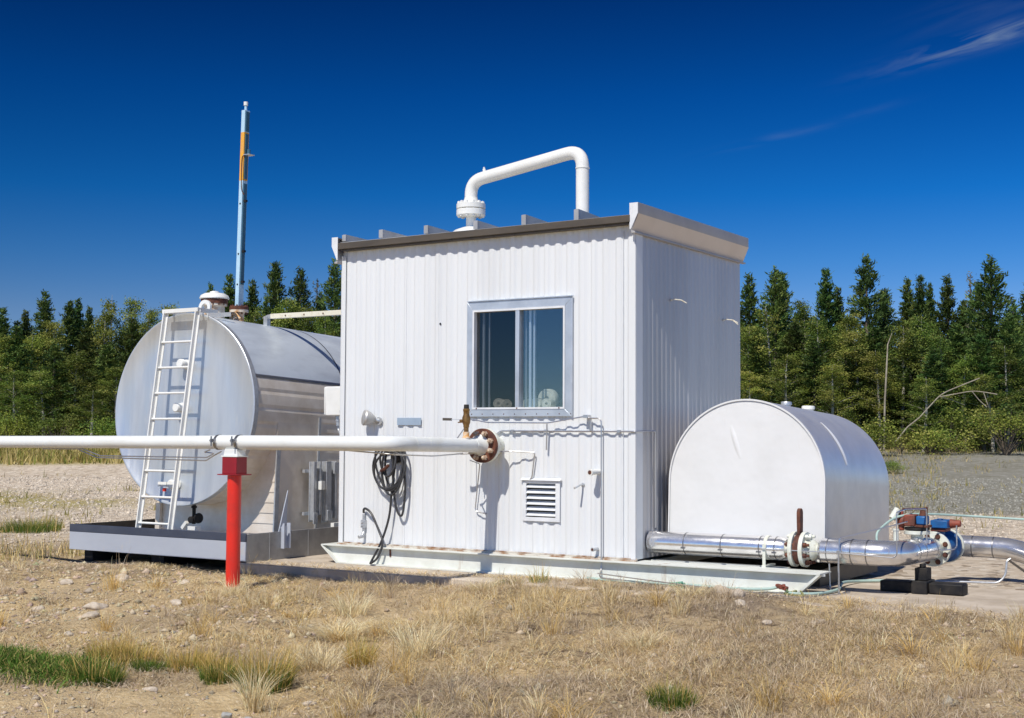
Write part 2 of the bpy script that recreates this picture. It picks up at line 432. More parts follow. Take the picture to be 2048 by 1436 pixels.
def sstep(x, a, b):
    t = np.clip((x-a)/(b-a), 0, 1); return t*t*(3-2*t)

# ------------------------------------------------------------------ ground
FX, FY = math.sin(YAW), math.cos(YAW)
RX, RY = math.cos(YAW), -math.sin(YAW)
def dl(x, y):
    dx, dy = x-CAM[0], y-CAM[1]
    return dx*FX+dy*FY, dx*RX+dy*RY
PAD = (-4.62, 9.5, -0.70, 1.42)       # x0 x1 y0 y1
def pad_edge(x):                       # where loose dirt starts to lie over the slab's front edge
    x = np.asarray(x, float)
    e = -0.70 + 0.37*sstep(x, -2.2, -0.9)
    e = e - 0.14*sstep(x, 0.6, 1.6) - 0.40*sstep(x, 1.8, 4.0) + 0.10*sstep(x, -0.5, 0.8)
    return e + 0.10*(fbm(x*2.1, x*0+3.3, 3, 5)-0.5)
def ground_z(x, y, fine=True):
    x = np.asarray(x, float); y = np.asarray(y, float)
    d, l = dl(x, y)
    e = pad_edge(x)
    # loose dirt in front of the slab
    lip = -0.040 + 0.100*sstep(x, -2.5, -0.7)
    low = -0.07 + 0.04*sstep(-x, 4.2, 5.5) - 0.13*sstep(-y, 1.9, 5)
    front = lip + (low-lip)*sstep(e-y, 0.05, 1.1+1.2*sstep(x,-2,0))
    inpad = (y > e+0.0) & (x > PAD[0]-0.15) & (y < PAD[3]+0.1)
    z = front + (-0.06-front)*np.clip((y-e)/0.30, 0, 1)
    z = np.where((x < PAD[0]) & (y >= e), -0.055 + 0.05*sstep(y, -1.0, 4.0), z)
    z = np.where((x >= PAD[0]) & (y >= PAD[3]), 0.035, z)
    nearf = sstep(d, 15, 22)
    # the yard rises gently to the wood
    left = 1.0*sstep(d, 22, 60)
    right = 1.0*sstep(d, 25, 52)
    k = sstep(l, -4, 6)
    z = z*(1-nearf*0.9) + (left*(1-k)+right*k)
    if fine:
        amp = np.where(y < e, 1.0, 0.45)*(1-0.8*nearf)
        amp = np.where(inpad, 0.12, amp)
        z = z + amp*((fbm(x*0.9, y*0.9, 3, 21)-0.5)*0.13 + (fbm(x*4, y*4, 4, 31)-0.5)*0.075)
        hole = (x > PAD[0]) & (y > e-0.02) & (y < PAD[3])
        z = np.where(hole & (y > e+0.30), np.minimum(z, 0.035), z)
    return z
def gz(x, y): return float(ground_z(np.array([x]), np.array([y]))[0])

ang = np.concatenate([np.arange(-180, -34, 4.0), np.arange(-34, 34, 0.2), np.arange(34, 180, 4.0)])
rad = np.concatenate([np.array([0.4,1,2,3,4,5,5.6]), np.arange(6.0, 17.0, 0.055), 17.0*1.055**np.arange(0, 80)])
A, RR = np.meshgrid(np.radians(ang), rad)
GX = CAM[0]+RR*(np.cos(A)*FX+np.sin(A)*RX); GY = CAM[1]+RR*(np.cos(A)*FY+np.sin(A)*RY)
GZ = ground_z(GX, GY)
na, nr = len(ang), len(rad)
idx = np.arange(na*nr).reshape(nr, na)
nxt = np.roll(idx, -1, axis=1)
F = np.stack([idx[:-1], nxt[:-1], nxt[1:], idx[1:]], -1).reshape(-1)
gd, gl_ = dl(GX, GY)
e_ = pad_edge(GX)
wob = (fbm(GX*0.25, GY*0.25, 3, 77)-0.5)
gravel = sstep(gd+wob*6, 16.5, 19.5)
gravel = np.maximum(gravel, ((GY > PAD[3]+wob*0.6) & (GX > -4.0)).astype(float))
mead = sstep(gd+wob*4, 39.5, 42.5)*(1-sstep(gl_, 2.0, 5.0))
strip = np.exp(-((gd-28.5+wob*5)/1.6)**2)*(1-sstep(gl_, -5, -2))*sstep(fbm(GX*0.7, GY*0.7, 3, 9), 0.42, 0.58)
mead = np.maximum(mead, strip*0.9)
mead = np.maximum(mead, sstep(gd, 49.0+0*gd, 51.0))
grey = sstep(gd+wob*3, 24.0, 26.5)*sstep(gl_, 1.5, 4.5)*(1-sstep(gd, 49, 51))
sand = sstep(fbm(GX*0.8+4, GY*0.8, 3, 55), 0.50, 0.62)*(1-gravel)
# bare sandy track at the lower left of the view and stony soil by the tray
ll = gl_/np.maximum(gd, 0.1)
track = sstep(-ll, 0.11, 0.20)*(1-sstep(gd+wob*1.2, 8.8, 9.5)) + sstep(-ll, 0.17, 0.25)*np.exp(-((gd-12.4)/1.5)**2)*0.75
sand = np.clip(np.maximum(sand*0.7, track)+0, 0, 1)
zone = np.stack([gravel, mead, grey], -1).reshape(-1, 3)
zone2 = np.stack([sand, sand*0, sand*0], -1).reshape(-1, 3)

def ground_material():
    M = bpy.data.materials.new('ground_soil'); M.use_nodes = True
    t = M.node_tree; b = t.nodes['Principled BSDF']; b.inputs['Roughness'].default_value = 0.95
    b.inputs['Specular IOR Level'].default_value = 0.15
    geo = t.nodes.new('ShaderNodeNewGeometry')
    def noise(sc, dt=6, ro=0.65, st=(1,1,1)):
        mp = t.nodes.new('ShaderNodeMapping'); mp.inputs['Scale'].default_value = st
        t.links.new(geo.outputs['Position'], mp.inputs['Vector'])
        n = t.nodes.new('ShaderNodeTexNoise'); n.inputs['Scale'].default_value = sc; n.inputs['Detail'].default_value = dt; n.inputs['Roughness'].default_value = ro
        t.links.new(mp.outputs[0], n.inputs['Vector']); return n.outputs['Fac']
    def ramp(src, lo, hi):
        r = t.nodes.new('ShaderNodeMapRange'); r.clamp = True
        r.inputs['From Min'].default_value = lo; r.inputs['From Max'].default_value = hi
        t.links.new(src, r.inputs['Value']); return r.outputs[0]
    def mixc(f, a, c):
        mx = t.nodes.new('ShaderNodeMixRGB')
        if isinstance(f, float): mx.inputs[0].default_value = f
        else: t.links.new(f, mx.inputs[0])
        for k, q in ((1, a), (2, c)):
            if isinstance(q, tuple): mx.inputs[k].default_value = (*q, 1)
            else: t.links.new(q, mx.inputs[k])
        return mx.outputs[0]
    za = t.nodes.new('ShaderNodeAttribute'); za.attribute_name = 'zone'
    sp = t.nodes.new('ShaderNodeSeparateColor'); t.links.new(za.outputs['Color'], sp.inputs[0])
    zb = t.nodes.new('ShaderNodeAttribute'); zb.attribute_name = 'zone2'
    sp2 = t.nodes.new('ShaderNodeSeparateColor'); t.links.new(zb.outputs['Color'], sp2.inputs[0])
    dirt = mixc(ramp(noise(1.7), 0.4, 0.65), (0.56,0.42,0.235), (0.68,0.52,0.31))
    dirt = mixc(ramp(noise(14), 0.5, 0.62), dirt, (0.34,0.24,0.135))
    dirt = mixc(ramp(noise(60, 3), 0.58, 0.66), dirt, (0.74,0.60,0.40))
    sandc = mixc(ramp(noise(9), 0.42, 0.62), (0.80,0.61,0.345), (0.66,0.49,0.27))
    sandc = mixc(ramp(noise(55, 3), 0.56, 0.64), sandc, (0.84,0.71,0.50))
    dirt = mixc(ramp(noise(0.9, 4), 0.48, 0.62), dirt, (0.33,0.255,0.18))
    dirt = mixc(ramp(noise(5.0, 5), 0.55, 0.64), dirt, (0.22,0.16,0.10))
    near = mixc(sp2.outputs[0], dirt, sandc)
    vor = t.nodes.new('ShaderNodeTexVoronoi'); vor.inputs['Scale'].default_value = 9.0
    t.links.new(geo.outputs['Position'], vor.inputs['Vector'])
    sv = t.nodes.new('ShaderNodeSeparateColor'); t.links.new(vor.outputs['Color'], sv.inputs[0])
    grav = mixc(ramp(noise(0.35, 4), 0.4, 0.6), (0.74,0.62,0.475), (0.64,0.53,0.40))
    grav = mixc(ramp(sv.outputs[0], 0.55, 0.95), grav, (0.84,0.75,0.62))
    grav = mixc(ramp(sv.outputs[1], 0.70, 0.95), grav, (0.42,0.33,0.24))
    near = mixc(sp.outputs[0], near, grav)
    gry = mixc(ramp(noise(0.6, 6), 0.4, 0.62), (0.29,0.28,0.235), (0.24,0.225,0.17))
    gry = mixc(ramp(sv.outputs[2], 0.6, 0.95), gry, (0.36,0.345,0.30))
    near = mixc(sp.outputs[2], near, gry)
    md = mixc(ramp(noise(0.8, 6, 0.7), 0.38, 0.62), (0.33,0.30,0.075), (0.48,0.37,0.14))
    near = mixc(sp.outputs[1], near, md)
    t.links.new(near, b.inputs['Base Color'])
    bp = t.nodes.new('ShaderNodeBump'); bp.inputs['Distance'].default_value = 0.05; bp.inputs['Strength'].default_value = 1.0
    t.links.new(noise(26, 8, 0.7), bp.inputs['Height']); t.links.new(bp.outputs[0], b.inputs['Normal'])
    return M
g = np_mesh('ground', np.stack([GX, GY, GZ], -1).reshape(-1, 3), F, 4, ground_material(), {'zone': zone, 'zone2': zone2}, smooth=True)
tag(g, 'dry stony soil turning to pale gravel yard further back', 'ground', kind='structure')

b = MB(); b.box(PAD[0], PAD[1], PAD[2], PAD[3], -0.35, 0.06)
o = b.build('concrete_pad', m_conc, None, 0.012)
tag(o, 'low weathered concrete slab under the shed, tray and piping', 'concrete slab', kind='structure')
# ------------------------------------------------------------------ shed
W, DP, ZB, ZT = 3.6, 2.61, 0.275, 3.50
shed = thing('equipment_shed', 'white ribbed metal equipment shed with a sliding window, standing on a steel skid', 'shed', (-W/2, DP/2, ZB))

def ribbed(u0, u1, zb, zt, place, period=0.12, dep=0.009, holes=(), flat=0.0):
    """ribbed sheet: u along the wall, place(u, off, z) -> point; holes = (ua, ub, za, zb)"""
    us = []
    u = u0; k = 0
    n = int(round((u1-u0)/period)); p0_ = (u1-u0)/n; dep0 = dep
    rw = random.Random(int(100*dep*n))
    cuts = [u0]+[u0+(i+rw.uniform(-.10,.10))*p0_ for i in range(1,n)]+[u1]
    for i in range(n):
        s = cuts[i]; p = cuts[i+1]-s; dep = dep0*rw.uniform(.72,1.0)
        us += [(s, 0), (s+0.32*p, 0), (s+0.52*p, dep), (s+0.80*p, dep)]
    us.append((u1, 0))
    def off(q):
        for (a, oa), (c, oc) in zip(us, us[1:]):
            if a <= q <= c: return oa+(oc-oa)*(q-a)/max(c-a, 1e-9)
        return 0
    for h in holes:
        for q in h[:2]: us.append((q, off(q)))
    us.sort()
    mb = MB()
    for (a, oa), (c, oc) in zip(us, us[1:]):
        if c-a < 1e-6: continue
        zs = [(zb, zt)]
        for h in holes:
            if a >= h[0]-1e-6 and c <= h[1]+1e-6:
                new = []
                for q in zs:
                    if h[2] > q[0]: new.append((q[0], min(h[2], q[1])))
                    if h[3] < q[1]: new.append((max(h[3], q[0]), q[1]))
                zs = new
        for z0, z1 in zs:
            mb.add([place(a, oa, z0), place(c, oc, z0), place(c, oc, z1), place(a, oa, z1)], [(0,1,2,3)])
    # weld along the seams
    return mb
WIN = (-1.88, -0.72, 1.68, 2.78)
LOU = (-1.205, -0.865, 0.640, 0.975)
mb = ribbed(-W, 0, ZB, 3.56, lambda u, o, z: (u, -o, z), 0.134, 0.0165, (WIN, LOU))
o = mb.build('front_wall', m_wall, shed, smooth=15)
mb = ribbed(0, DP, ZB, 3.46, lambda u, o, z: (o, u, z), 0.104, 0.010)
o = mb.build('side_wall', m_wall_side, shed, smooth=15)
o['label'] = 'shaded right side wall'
mb = MB(); mb.add([(-W,0,ZB),(-W,DP,ZB),(-W,DP,3.56),(-W,0,3.56)], [(0,1,2,3)])
mb.add([(-W,DP,ZB),(0,DP,ZB),(0,DP,3.56),(-W,DP,3.56)], [(0,1,2,3)])
mb.build('rear_wall', m_wall, shed, smooth=0)
mb = MB(); mb.box(-W+.02, -.02, .03, DP-.02, ZB+.005, ZB+.03)
mb.build('floor_plate', m_dark, shed)
# lining seen dimly through the window
mb = MB(); mb.box(-W+.03, -W+.05, .03, DP-.03, ZB+.04, 3.5); mb.box(-.05, -.03, .03, DP-.03, ZB+.04, 3.5); mb.box(-W+.06, -.06, DP-.05, DP-.03, ZB+.04, 3.5)
mb.build('inner_lining', m_dark, shed)
# corner trims
mb = MB()
mb.box(-0.035, 0.016, -0.023, -0.0168, ZB, 3.45); mb.box(0.0115, 0.017, -0.012, 0.13, ZB, 3.42)
mb.build('corner_trim', m_wall, shed, 0.002)
mb = MB(); mb.box(-W-0.006, -W+0.05, -0.023, -0.0168, ZB, 3.42); mb.box(-W-0.012, -W-0.001, -0.023, 0.10, ZB, 3.42)
mb.build('corner_trim', m_wall, shed, 0.002)
mb = MB(); mb.box(-W-0.01, 0.035, -0.05, -0.0168, ZB-0.016, ZB-0.001); mb.box(-W-.01, .03, -.017, -.0168, ZB+.001, ZB+.012)
mb.build('bottom_angle', m_rustedge, shed)
for x in (-2.72,-2.30,-.12):                      # laps where the wall sheets overlap
    mb = MB(); mb.box(x,x+.0025,-.0195,-.0005,ZB+.012,3.44); mb.build('sheet_lap', m_trim, shed)
# roof, fascia and end trims
mb = MB(); mb.prism([(-W+.001,-.06,3.535),(0,-.06,3.55),(0,-.06,3.585),(-W+.001,-.06,3.57)], (0,DP+.05,0))
roof = mb.build('roof', m_roof, shed)
mb = MB(); mb.prism([(-W+.005,-.115,3.485),(.0,-.115,3.505),(.0,-.115,3.575),(-W+.005,-.115,3.555)], (0,.05,0))
mb.build('fascia', m_fascia, shed, 0.004)
mb = MB(); mb.prism([(-W+.05,-.09,3.468),(-.03,-.09,3.488),(-.03,-.09,3.503),(-W+.05,-.09,3.483)], (0,.075,0))
for k in range(14):
    x = -W+.2+k*.26
    mb.lathe([(.011,0),(.009,.008),(0.001,.01)], (x,-.0905,3.478+.006*(x+W)/W), (0,-1,0), 8)
mb.build('drip_edge', m_fascia, shed)
def eave(xs, y0, y1, dz=0.0):
    pr = [(0.012,3.40),(0.05,3.40),(0.05,3.415),(0.016,3.425),(0.085,3.585),(0.085,3.69),(0.035,3.69),(0.035,3.678),(0.072,3.675),(0.072,3.59),(0.004,3.43)]
    if xs < 0: pts = [(-W-x, y0, z-.065+dz) for x, z in pr]
    else: pts = [(x, y0, z+dz) for x, z in pr]
    return pts
e1 = MB(); pts = eave(1, -.10, DP+.05)
e1.prism(pts, (0, DP+.15, 0))
e1.build('eave_trim', m_eave, shed)
q = MB(); q.add([(.0195,-.0985,3.4265),(.0195,DP+.0485,3.4265),(.0883,DP+.0485,3.584),(.0883,-.0985,3.584)],[(0,1,2,3)]); q.build('bounce_light_panel', m_bounce, shed, smooth=0)  # overlay that paints ground bounce on the slanted eave face
e1 = MB(); e1.prism([(.010,-.103,3.435),(.084,-.103,3.588),(.084,-.103,3.688),(-.005,-.103,3.688),(-.005,-.103,3.435)], (0,-.006,0))
e1.build('eave_end_cap', m_trim, shed)
e1 = MB(); e1.prism(eave(-1, -.10, DP+.05), (0, DP+.15, 0)); e1.build('eave_trim', m_eave, shed)
e1 = MB(); e1.prism([(-W-.010,-.103,3.37),(-W-.084,-.103,3.523),(-W-.084,-.103,3.623),(-W+.0,-.103,3.623),(-W+.0,-.103,3.37)], (0,-.006,0))
e1.build('eave_end_cap', m_trim, shed)
for x, h in ((-W+.03, 3.655),(-3.06,3.672),(-2.46,3.672),(-1.83,3.672),(-1.245,3.685),(-.635,3.69)):
    q = MB(); q.prism([(x,-.05,3.58),(x,-.05,h),(x,-.02,h),(x,2.0,3.60),(x,2.0,3.58)], (.035,0,0))
    q.prism([(x-.012,-.056,3.582),(x-.012,-.056,h-.003),(x+.04,-.056,h-.003),(x+.04,-.056,3.582)], (0,.004,0))
    q.build('roof_rib', m_roof, shed)
# window
win = MB()
x0, x1, z0, z1 = -1.925, -0.675, 1.642, 2.826
xi0, xi1, zi0, zi1 = -1.842, -0.768, 1.728, 2.728
yo = -0.036
def frame(mb, a, c, ya, yb):
    (ax0,ax1,az0,az1), (cx0,cx1,cz0,cz1) = a, c
    for poly in ([(ax0,az1),(ax1,az1),(cx1,cz1),(cx0,cz1)], [(ax0,az0),(cx0,cz0),(cx1,cz0),(ax1,az0)],
                 [(ax0,az0),(ax0,az1),(cx0,cz1),(cx0,cz0)], [(ax1,az0),(cx1,cz0),(cx1,cz1),(ax1,az1)]):
        mb.prism([(p[0],ya,p[1]) for p in poly], (0,yb-ya,0))
frame(win, (x0,x1,z0,z1), (xi0-.012,xi1+.012,zi0-.012,zi1+.012), yo, -0.0175)
wo = win.build('window', m_alu, shed, 0.003)
mb = MB(); frame(mb, (xi0-.0115,xi1+.0115,zi0-.0115,zi1+.0115), (xi0+.008,xi1-.008,zi0+.008,zi1-.008), yo-.006, 0.07)
mb.build('frame', m_trim, wo)
mb = MB(); mb.box(-1.335,-1.288, yo-.003, .045, zi0+.008, zi1-.008); mb.build('mullion', m_alu, wo, .003)
mb = MB(); mb.box(-1.788,-1.764,.05,.075,zi0+.01,zi1-.01); mb.box(-1.728,-1.714,.075,.095,zi0+.01,zi1-.01)
mb.box(-1.225,-1.200,.05,.075,zi0+.01,zi1-.01); mb.box(-1.190,-1.168,.075,.10,zi0+.01,zi1-.01); mb.box(-1.300,-1.285,.10,.12,zi0,zi1)
mb.build('inner_sash', m_alu, wo)
mb = MB(); mb.box(xi0+.0085,-1.336,.012,.016,zi0+.0085,zi1-.0085); mb.build('pane', m_screen, wo)['label'] = 'dark screened left pane'
mb = MB(); mb.box(-1.287,xi1-.0085,.004,.008,zi0+.0085,zi1-.0085); mb.build('pane', m_glass, wo)['label'] = 'right pane reflecting blue sky'
for k in range(10):
    mb = MB(); mb.lathe([(.006,0),(.004,.005)], (-1.86+k*.13, yo-.0005, 1.668), (0,-1,0), 8); mb.build('screw', m_rust, wo)
for k in range(3):
    mb = MB(); mb.lathe([(.008,0),(.005,.006)], (-1.80+k*.49, yo-.0065, 1.7265), (0,-1,0), 8); mb.build('screw', m_rust, wo)
mb = MB(); mb.box(x0+.01, x1+.005, yo-.012, -.0176, z1+.002, z1+.012); mb.build('drip_cap', m_alu, wo)
mb = MB(); mb.box(-1.90,-.70,.10,.34,1.70,1.722); mb.build('inner_sill', m_cream, wo)
def roll(x, y, z, r, yaw, ln, label):
    mb = MB(); a = R(yaw); ax = Vector((math.sin(a), math.cos(a), 0)); c = Vector((x, y, z))
    mb.lathe([(.0005,.02),(r*.27,.02),(r*.28,.002),(r*.45,0),(r*.62,.001),(r*.64,.004),(r*.80,.003),(r*.82,0),(r*.97,0),(r,.004),(r,ln-.004),(r*.97,ln),(.0005,ln)], c, ax, 28, caps=False)
    o = mb.build('paper_roll', m_paper); tag(o, label, 'paper roll', 'paper rolls on the window sill'); return o
roll(-1.63,.115,1.722+.056,.056,-25,.19,'faint paper roll at the left behind the dark window pane')
roll(-1.52,.115,1.722+.050,.050,-50,.16,'pale paper roll lying beside the window mullion, behind the dark pane')
roll(-1.318,.155,1.722+.052,.052,0,.14,'pale paper roll behind the right pane, next to the mullion')
roll(-1.195,.135,1.722+.056,.056,-12,.17,'front paper roll under the big one, left of the pair in the right pane')
roll(-1.070,.135,1.722+.052,.052,-12,.17,'front paper roll under the big one, right of the pair in the right pane')
roll(-1.185,.335,1.722+.105,.105,0,.08,'biggest paper roll, standing behind the pair in the right pane')
# louvre vent
lv = MB(); frame(lv, (-1.245,-.815,.60,1.005), (LOU[0],LOU[1],LOU[2],LOU[3]), -.03, -.0175)
lv.prism([(-1.262,-.05,1.004),(-.800,-.05,1.004),(-.800,-.0176,1.024),(-1.262,-.0176,1.024)], (0,0,.006))
lo = lv.build('louvre_vent', m_trim, shed, .002)
for k in range(6):
    z = .655+k*.056
    s = MB(); s.prism([(LOU[0]+.002,-.034,z),(LOU[0]+.002,-.030,z-.004),(LOU[0]+.002,.02,z+.030),(LOU[0]+.002,.018,z+.036)], (LOU[1]-LOU[0]-.004,0,0))
    s.build('slat', m_trim, lo)
mb = MB(); mb.box(LOU[0]-.01,LOU[1]+.01,.05,.07,.63,.985); mb.build('vent_gap_shade', m_dark, lo)  # dark sheet painted in for the shade between the slats
# wall fittings
mb = MB(); mb.box(-2.825,-2.513,-.0235,-.0175,1.556,1.633); mb.build('wall_plate', m_plate, shed)
lm = MB()
ax = Vector((-.55,-.75,.16)).normalized(); c = Vector((-3.10,-.045,1.615))
lm.lathe([(.02,0),(.035,.012),(.075,.075),(.088,.12),(.080,.135),(.02,.150),(.001,.152)], c, ax, 22)
lamp = lm.build('wall_lamp', m_roof, shed)
mb = MB(); mb.tube([(-3.075,-.013,1.60),(-3.075,-.03,1.60),c+ax*.01],.02,10); mb.lathe([(.042,0),(.042,.012)], (-3.07,-.0175,1.60),(0,-1,0),16)
mb.build('bracket', m_galv, lamp)
def stub(name, a, c, r, mt, hole=True):
    mb = MB(); mb.cyl(a, c, r, seg=14)
    d = (Vector(c)-Vector(a)).normalized()
    mb.lathe([(r*1.25,0),(r*1.25,r*1.0)], Vector(c)-d*r*0.9, d, 14)
    o = mb.build(name, mt, shed, .001)
    q = MB(); q.lathe([(r*.8,0),(r*.7,.002)], Vector(c)+d*r*.12, d, 14); q.build('bore', m_rust, o)
    return o
stub('pipe_stub', (-.385,-.012,1.105), (-.40,-.17,1.100), .026, m_white)
stub('pipe_stub', (-.400,-.012,.360), (-.41,-.10,.357), .016, m_galv)
mb = MB(); mb.tube([(-.56,-.012,.975),(-.56,-.07,.975),(-.575,-.16,.945)],.010,8); mb.lathe([(.02,0),(.016,.012)],(-.56,-.0175,.975),(0,-1,0),12)
mb.build('bleed_tap', m_galv, shed)
mb = MB(); mb.box(-3.275,-3.225,-.06,-.0175,.45,.535); mb.cyl((-3.25,-.035,.535),(-3.25,-.035,.60),.016); mb.cyl((-3.25,-.035,.45),(-3.25,-.035,.40),.018)
mb.tube([(-3.25,-.035,.40),(-3.25,-.06,.36),(-3.268,-.10,.352)],.020,12)
for z in (.475,.505): mb.lathe([(.012,0),(.009,.012)],(-3.255,-.06,z),(0,-1,0),8)
mb.build('conduit_socket', m_galv, shed, .002)
mb = MB(); mb.box(-3.86,-3.615,.02,.16,1.66,1.985); mb.box(-3.87,-3.845,.01,.165,1.665,1.98)
eb = mb.build('junction_box', m_white, shed, .012)
q = MB(); q.cyl((-3.72,.09,1.66),(-3.72,.09,1.60),.035); q.cyl((-3.72,.09,1.60),(-3.72,.09,1.55),.028); q.tube([(-3.72,.09,1.56),(-3.72,.09,1.5),(-3.64,.04,1.45),(-3.625,.03,.75)],.012,8,.03)
q.tube([(-3.665,.05,1.62),(-3.64,.03,1.72)],.016,8); q.build('cable_gland', m_galv, eb)
for y, z in ((.78,2.829),(2.114,2.726)):
    mb = MB(); mb.tube([(.0,y,z),(.05,y,z+.004),(.11,y+.03,z-.004),(.16,y+.05,z-.035)],.006,6); mb.lathe([(.014,0),(.010,.012)],(.012,y,z),(1,0,0),10)
    if y > 1: mb.tube([(.10,y+.03,z),(.17,y+.03,z-.055)],.005,6)
    mb.build('tie_wire', m_cream, shed)
# scratch and screw marks are in the sheet; tiny vent hole
mb = MB(); mb.lathe([(.012,0),(.010,.004)],(-2.28,-.012,2.62),(0,-1,0),10); mb.build('screw', m_black, shed)

# conduits and tubing clipped to the front wall
tb = MB()
tb.tube([(-1.56,-.035,1.46),(-1.50,-.035,1.497),(.03,-.035,1.495),(.035,.36,1.502),(.035,.37,.56)], .0085, 8, .03)
for x in (-1.36,-.155): tb.box(x-.014,x+.014,-.05,-.0175,1.482,1.510)
o = tb.build('wall_conduit', m_steel, shed)
o['label'] = 'thin horizontal conduit turning round the shed corner'
tb = MB()
tb.tube([(-1.79,-.40,1.42),(-1.815,-.12,1.618),(-1.63,-.10,1.582),(-.93,-.07,1.577),(-.504,-.07,1.642)],.0065,8,.03)
tb.tube([(-.520,-.07,1.640),(-.47,-.06,1.624),(-.335,-.06,1.622),(-.333,-.06,.163),(-.31,-.15,.10),(.08,-.16,.085),(1.0,-.20,.075)],.0075,8,.05)
tb.box(-.525,-.475,-.085,-.0175,1.625,1.655)
tb.tube([(-.455,-.05,1.622),(-.462,-.05,1.50)],.010,8)
tb.tube([(-.945,-.06,1.567),(-.956,-.05,1.309)],.008,8)
o = tb.build('sensing_tube', m_steel, shed)
tb = MB(); tb.tube([(-1.74,-.42,1.262),(-1.35,-.10,1.295),(-1.09,-.05,1.283),(-1.128,-.045,1.03),(-1.15,-.045,1.015)],.007,8,.02)
tb.tube([(-1.70,-.30,1.20),(-1.74,-.06,1.16),(-1.80,-.05,.70),(-1.78,-.05,.672),(-1.66,-.045,.655)],.006,8,.03)
tb.build('sensing_tube', m_steel, shed)

# ------------------------------------------------------------------ coiled hose on the wall
hz = MB()
rr = random.Random(5)
def ringpts(cx, cz, rx, rz, y, ph=0, n=34, lean=0.0):
    return [(cx+rx*math.sin(2*math.pi*k/n+ph)+lean*math.cos(2*math.pi*k/n+ph), y+.018*math.sin(4*math.pi*k/n+ph*2), cz+rz*math.cos(2*math.pi*k/n+ph)) for k in range(n+1)]
for cx, cz, rx, rz, ln in ((-2.885,1.10,.200,.225,.02),(-2.865,1.13,.175,.27,-.03),(-2.86,1.07,.205,.20,.03),(-2.835,1.12,.115,.245,.02),(-2.80,1.10,.15,.285,.03),(-2.875,1.16,.10,.15,.0)):
    hz.tube(ringpts(cx, cz, rx, rz, -.06-rr.random()*.06, rr.random()*6, lean=ln), .0115, 8, cap=False)
def smoothpath(P, n=8):
    P = [Vector(p) for p in P]; out = []
    for i in range(len(P)-1):
        p0, p1, p2, p3 = P[max(i-1,0)], P[i], P[i+1], P[min(i+2,len(P)-1)]
        for k in range(n):
            t = k/n
            out.append(.5*((2*p1)+(p2-p0)*t+(2*p0-5*p1+4*p2-p3)*t*t+(3*p1-p0-3*p2+p3)*t**3))
    out.append(P[-1]); return out
hz.tube(smoothpath([(-2.70,-.10,1.22),(-2.66,-.09,.95),(-2.69,-.08,.66),(-2.73,-.08,.60),(-2.79,-.08,.70),(-2.82,-.09,.95),(-2.82,-.10,1.2)]),.0125,8)
hz.tube(smoothpath([(-2.78,-.10,1.2),(-2.83,-.10,.85),(-2.87,-.09,.58),(-2.96,-.10,.32),(-3.06,-.13,.12),(-3.06,-.15,.09),(-2.98,-.14,.15),(-2.93,-.12,.30),(-2.99,-.10,.42),(-3.10,-.09,.60),(-3.19,-.07,.655),(-3.24,-.05,.65),(-3.25,-.04,.61)]),.0125,8)
ho = hz.build('coiled_cable', m_hose)
tag(ho, 'grey-black cable coiled in loops hanging on the shed front wall below the pipeline', 'cable')
mb = MB(); mb.lathe([(.07,0),(.07,.03),(.045,.05),(.02,.09),(.001,.092)], (-2.82,-.0175,1.22),(0,-1,0),20)
mb.build('cable_hanger', m_black, shed)
mb = MB(); mb.tube([(-2.95,-.13,1.07),(-2.90,-.14,1.09),(-2.85,-.13,1.13)],.018,8); mb.build('plug', m_rust, ho)

# ------------------------------------------------------------------ skid under the shed
sk = thing('steel_skid', 'pale green steel skid beam frame with pointed ends under the shed', 'skid', (-1, .0, .06))
mb = MB(); zt_ = .258; zb_ = .066
mb.prism([(-3.775,-.12,zt_-.012),(1.86,-.12,zt_-.012),(1.86,-.12,zt_),(-3.775,-.12,zt_)], (0,.30,0))   # top flange
mb.prism([(-3.56,-.058,zb_+.002),(1.66,-.058,zb_+.002),(1.83,-.058,zt_-.013),(-3.75,-.058,zt_-.013)], (0,.012,0))  # web
mb.prism([(-3.56,-.125,zb_-.004),(1.66,-.125,zb_-.004),(1.66,-.125,zb_+.010),(-3.56,-.125,zb_+.010)], (0,.20,0))
mb.build('front_beam', m_skid, sk)
for sx in (-1, 1):
    mb = MB()
    if sx < 0: mb.prism([(-3.775,-.122,zt_-.014),(-3.56,-.122,zb_-.002),(-3.545,-.122,zb_+.01),(-3.755,-.122,zt_-.014)], (0,.10,0))
    else: mb.prism([(1.86,-.122,zt_-.014),(1.66,-.122,zb_-.002),(1.635,-.122,zb_+.01),(1.83,-.122,zt_-.014)], (0,.10,0))
    mb.build('end_plate', m_skid, sk)
mb = MB(); mb.box(.02,1.42,.30,.34,.20,.255); mb.box(1.40,1.44,.18,.30,.20,.2445); mb.bar((1.42,.19,.235),(1.86,-.02,.235),.04,.02)
mb.box(-3.6,.0,.20,2.5,.10,.244); mb.box(.05,1.35,.36,.42,.07,.25)
mb.build('cross_member', m_skid, sk)
mb = MB(); mb.bar((-2.872,-.062,.24),(-2.868,-.062,.16),.02,.006,(0,1,0)); mb.build('rust_mark', m_rust, sk)

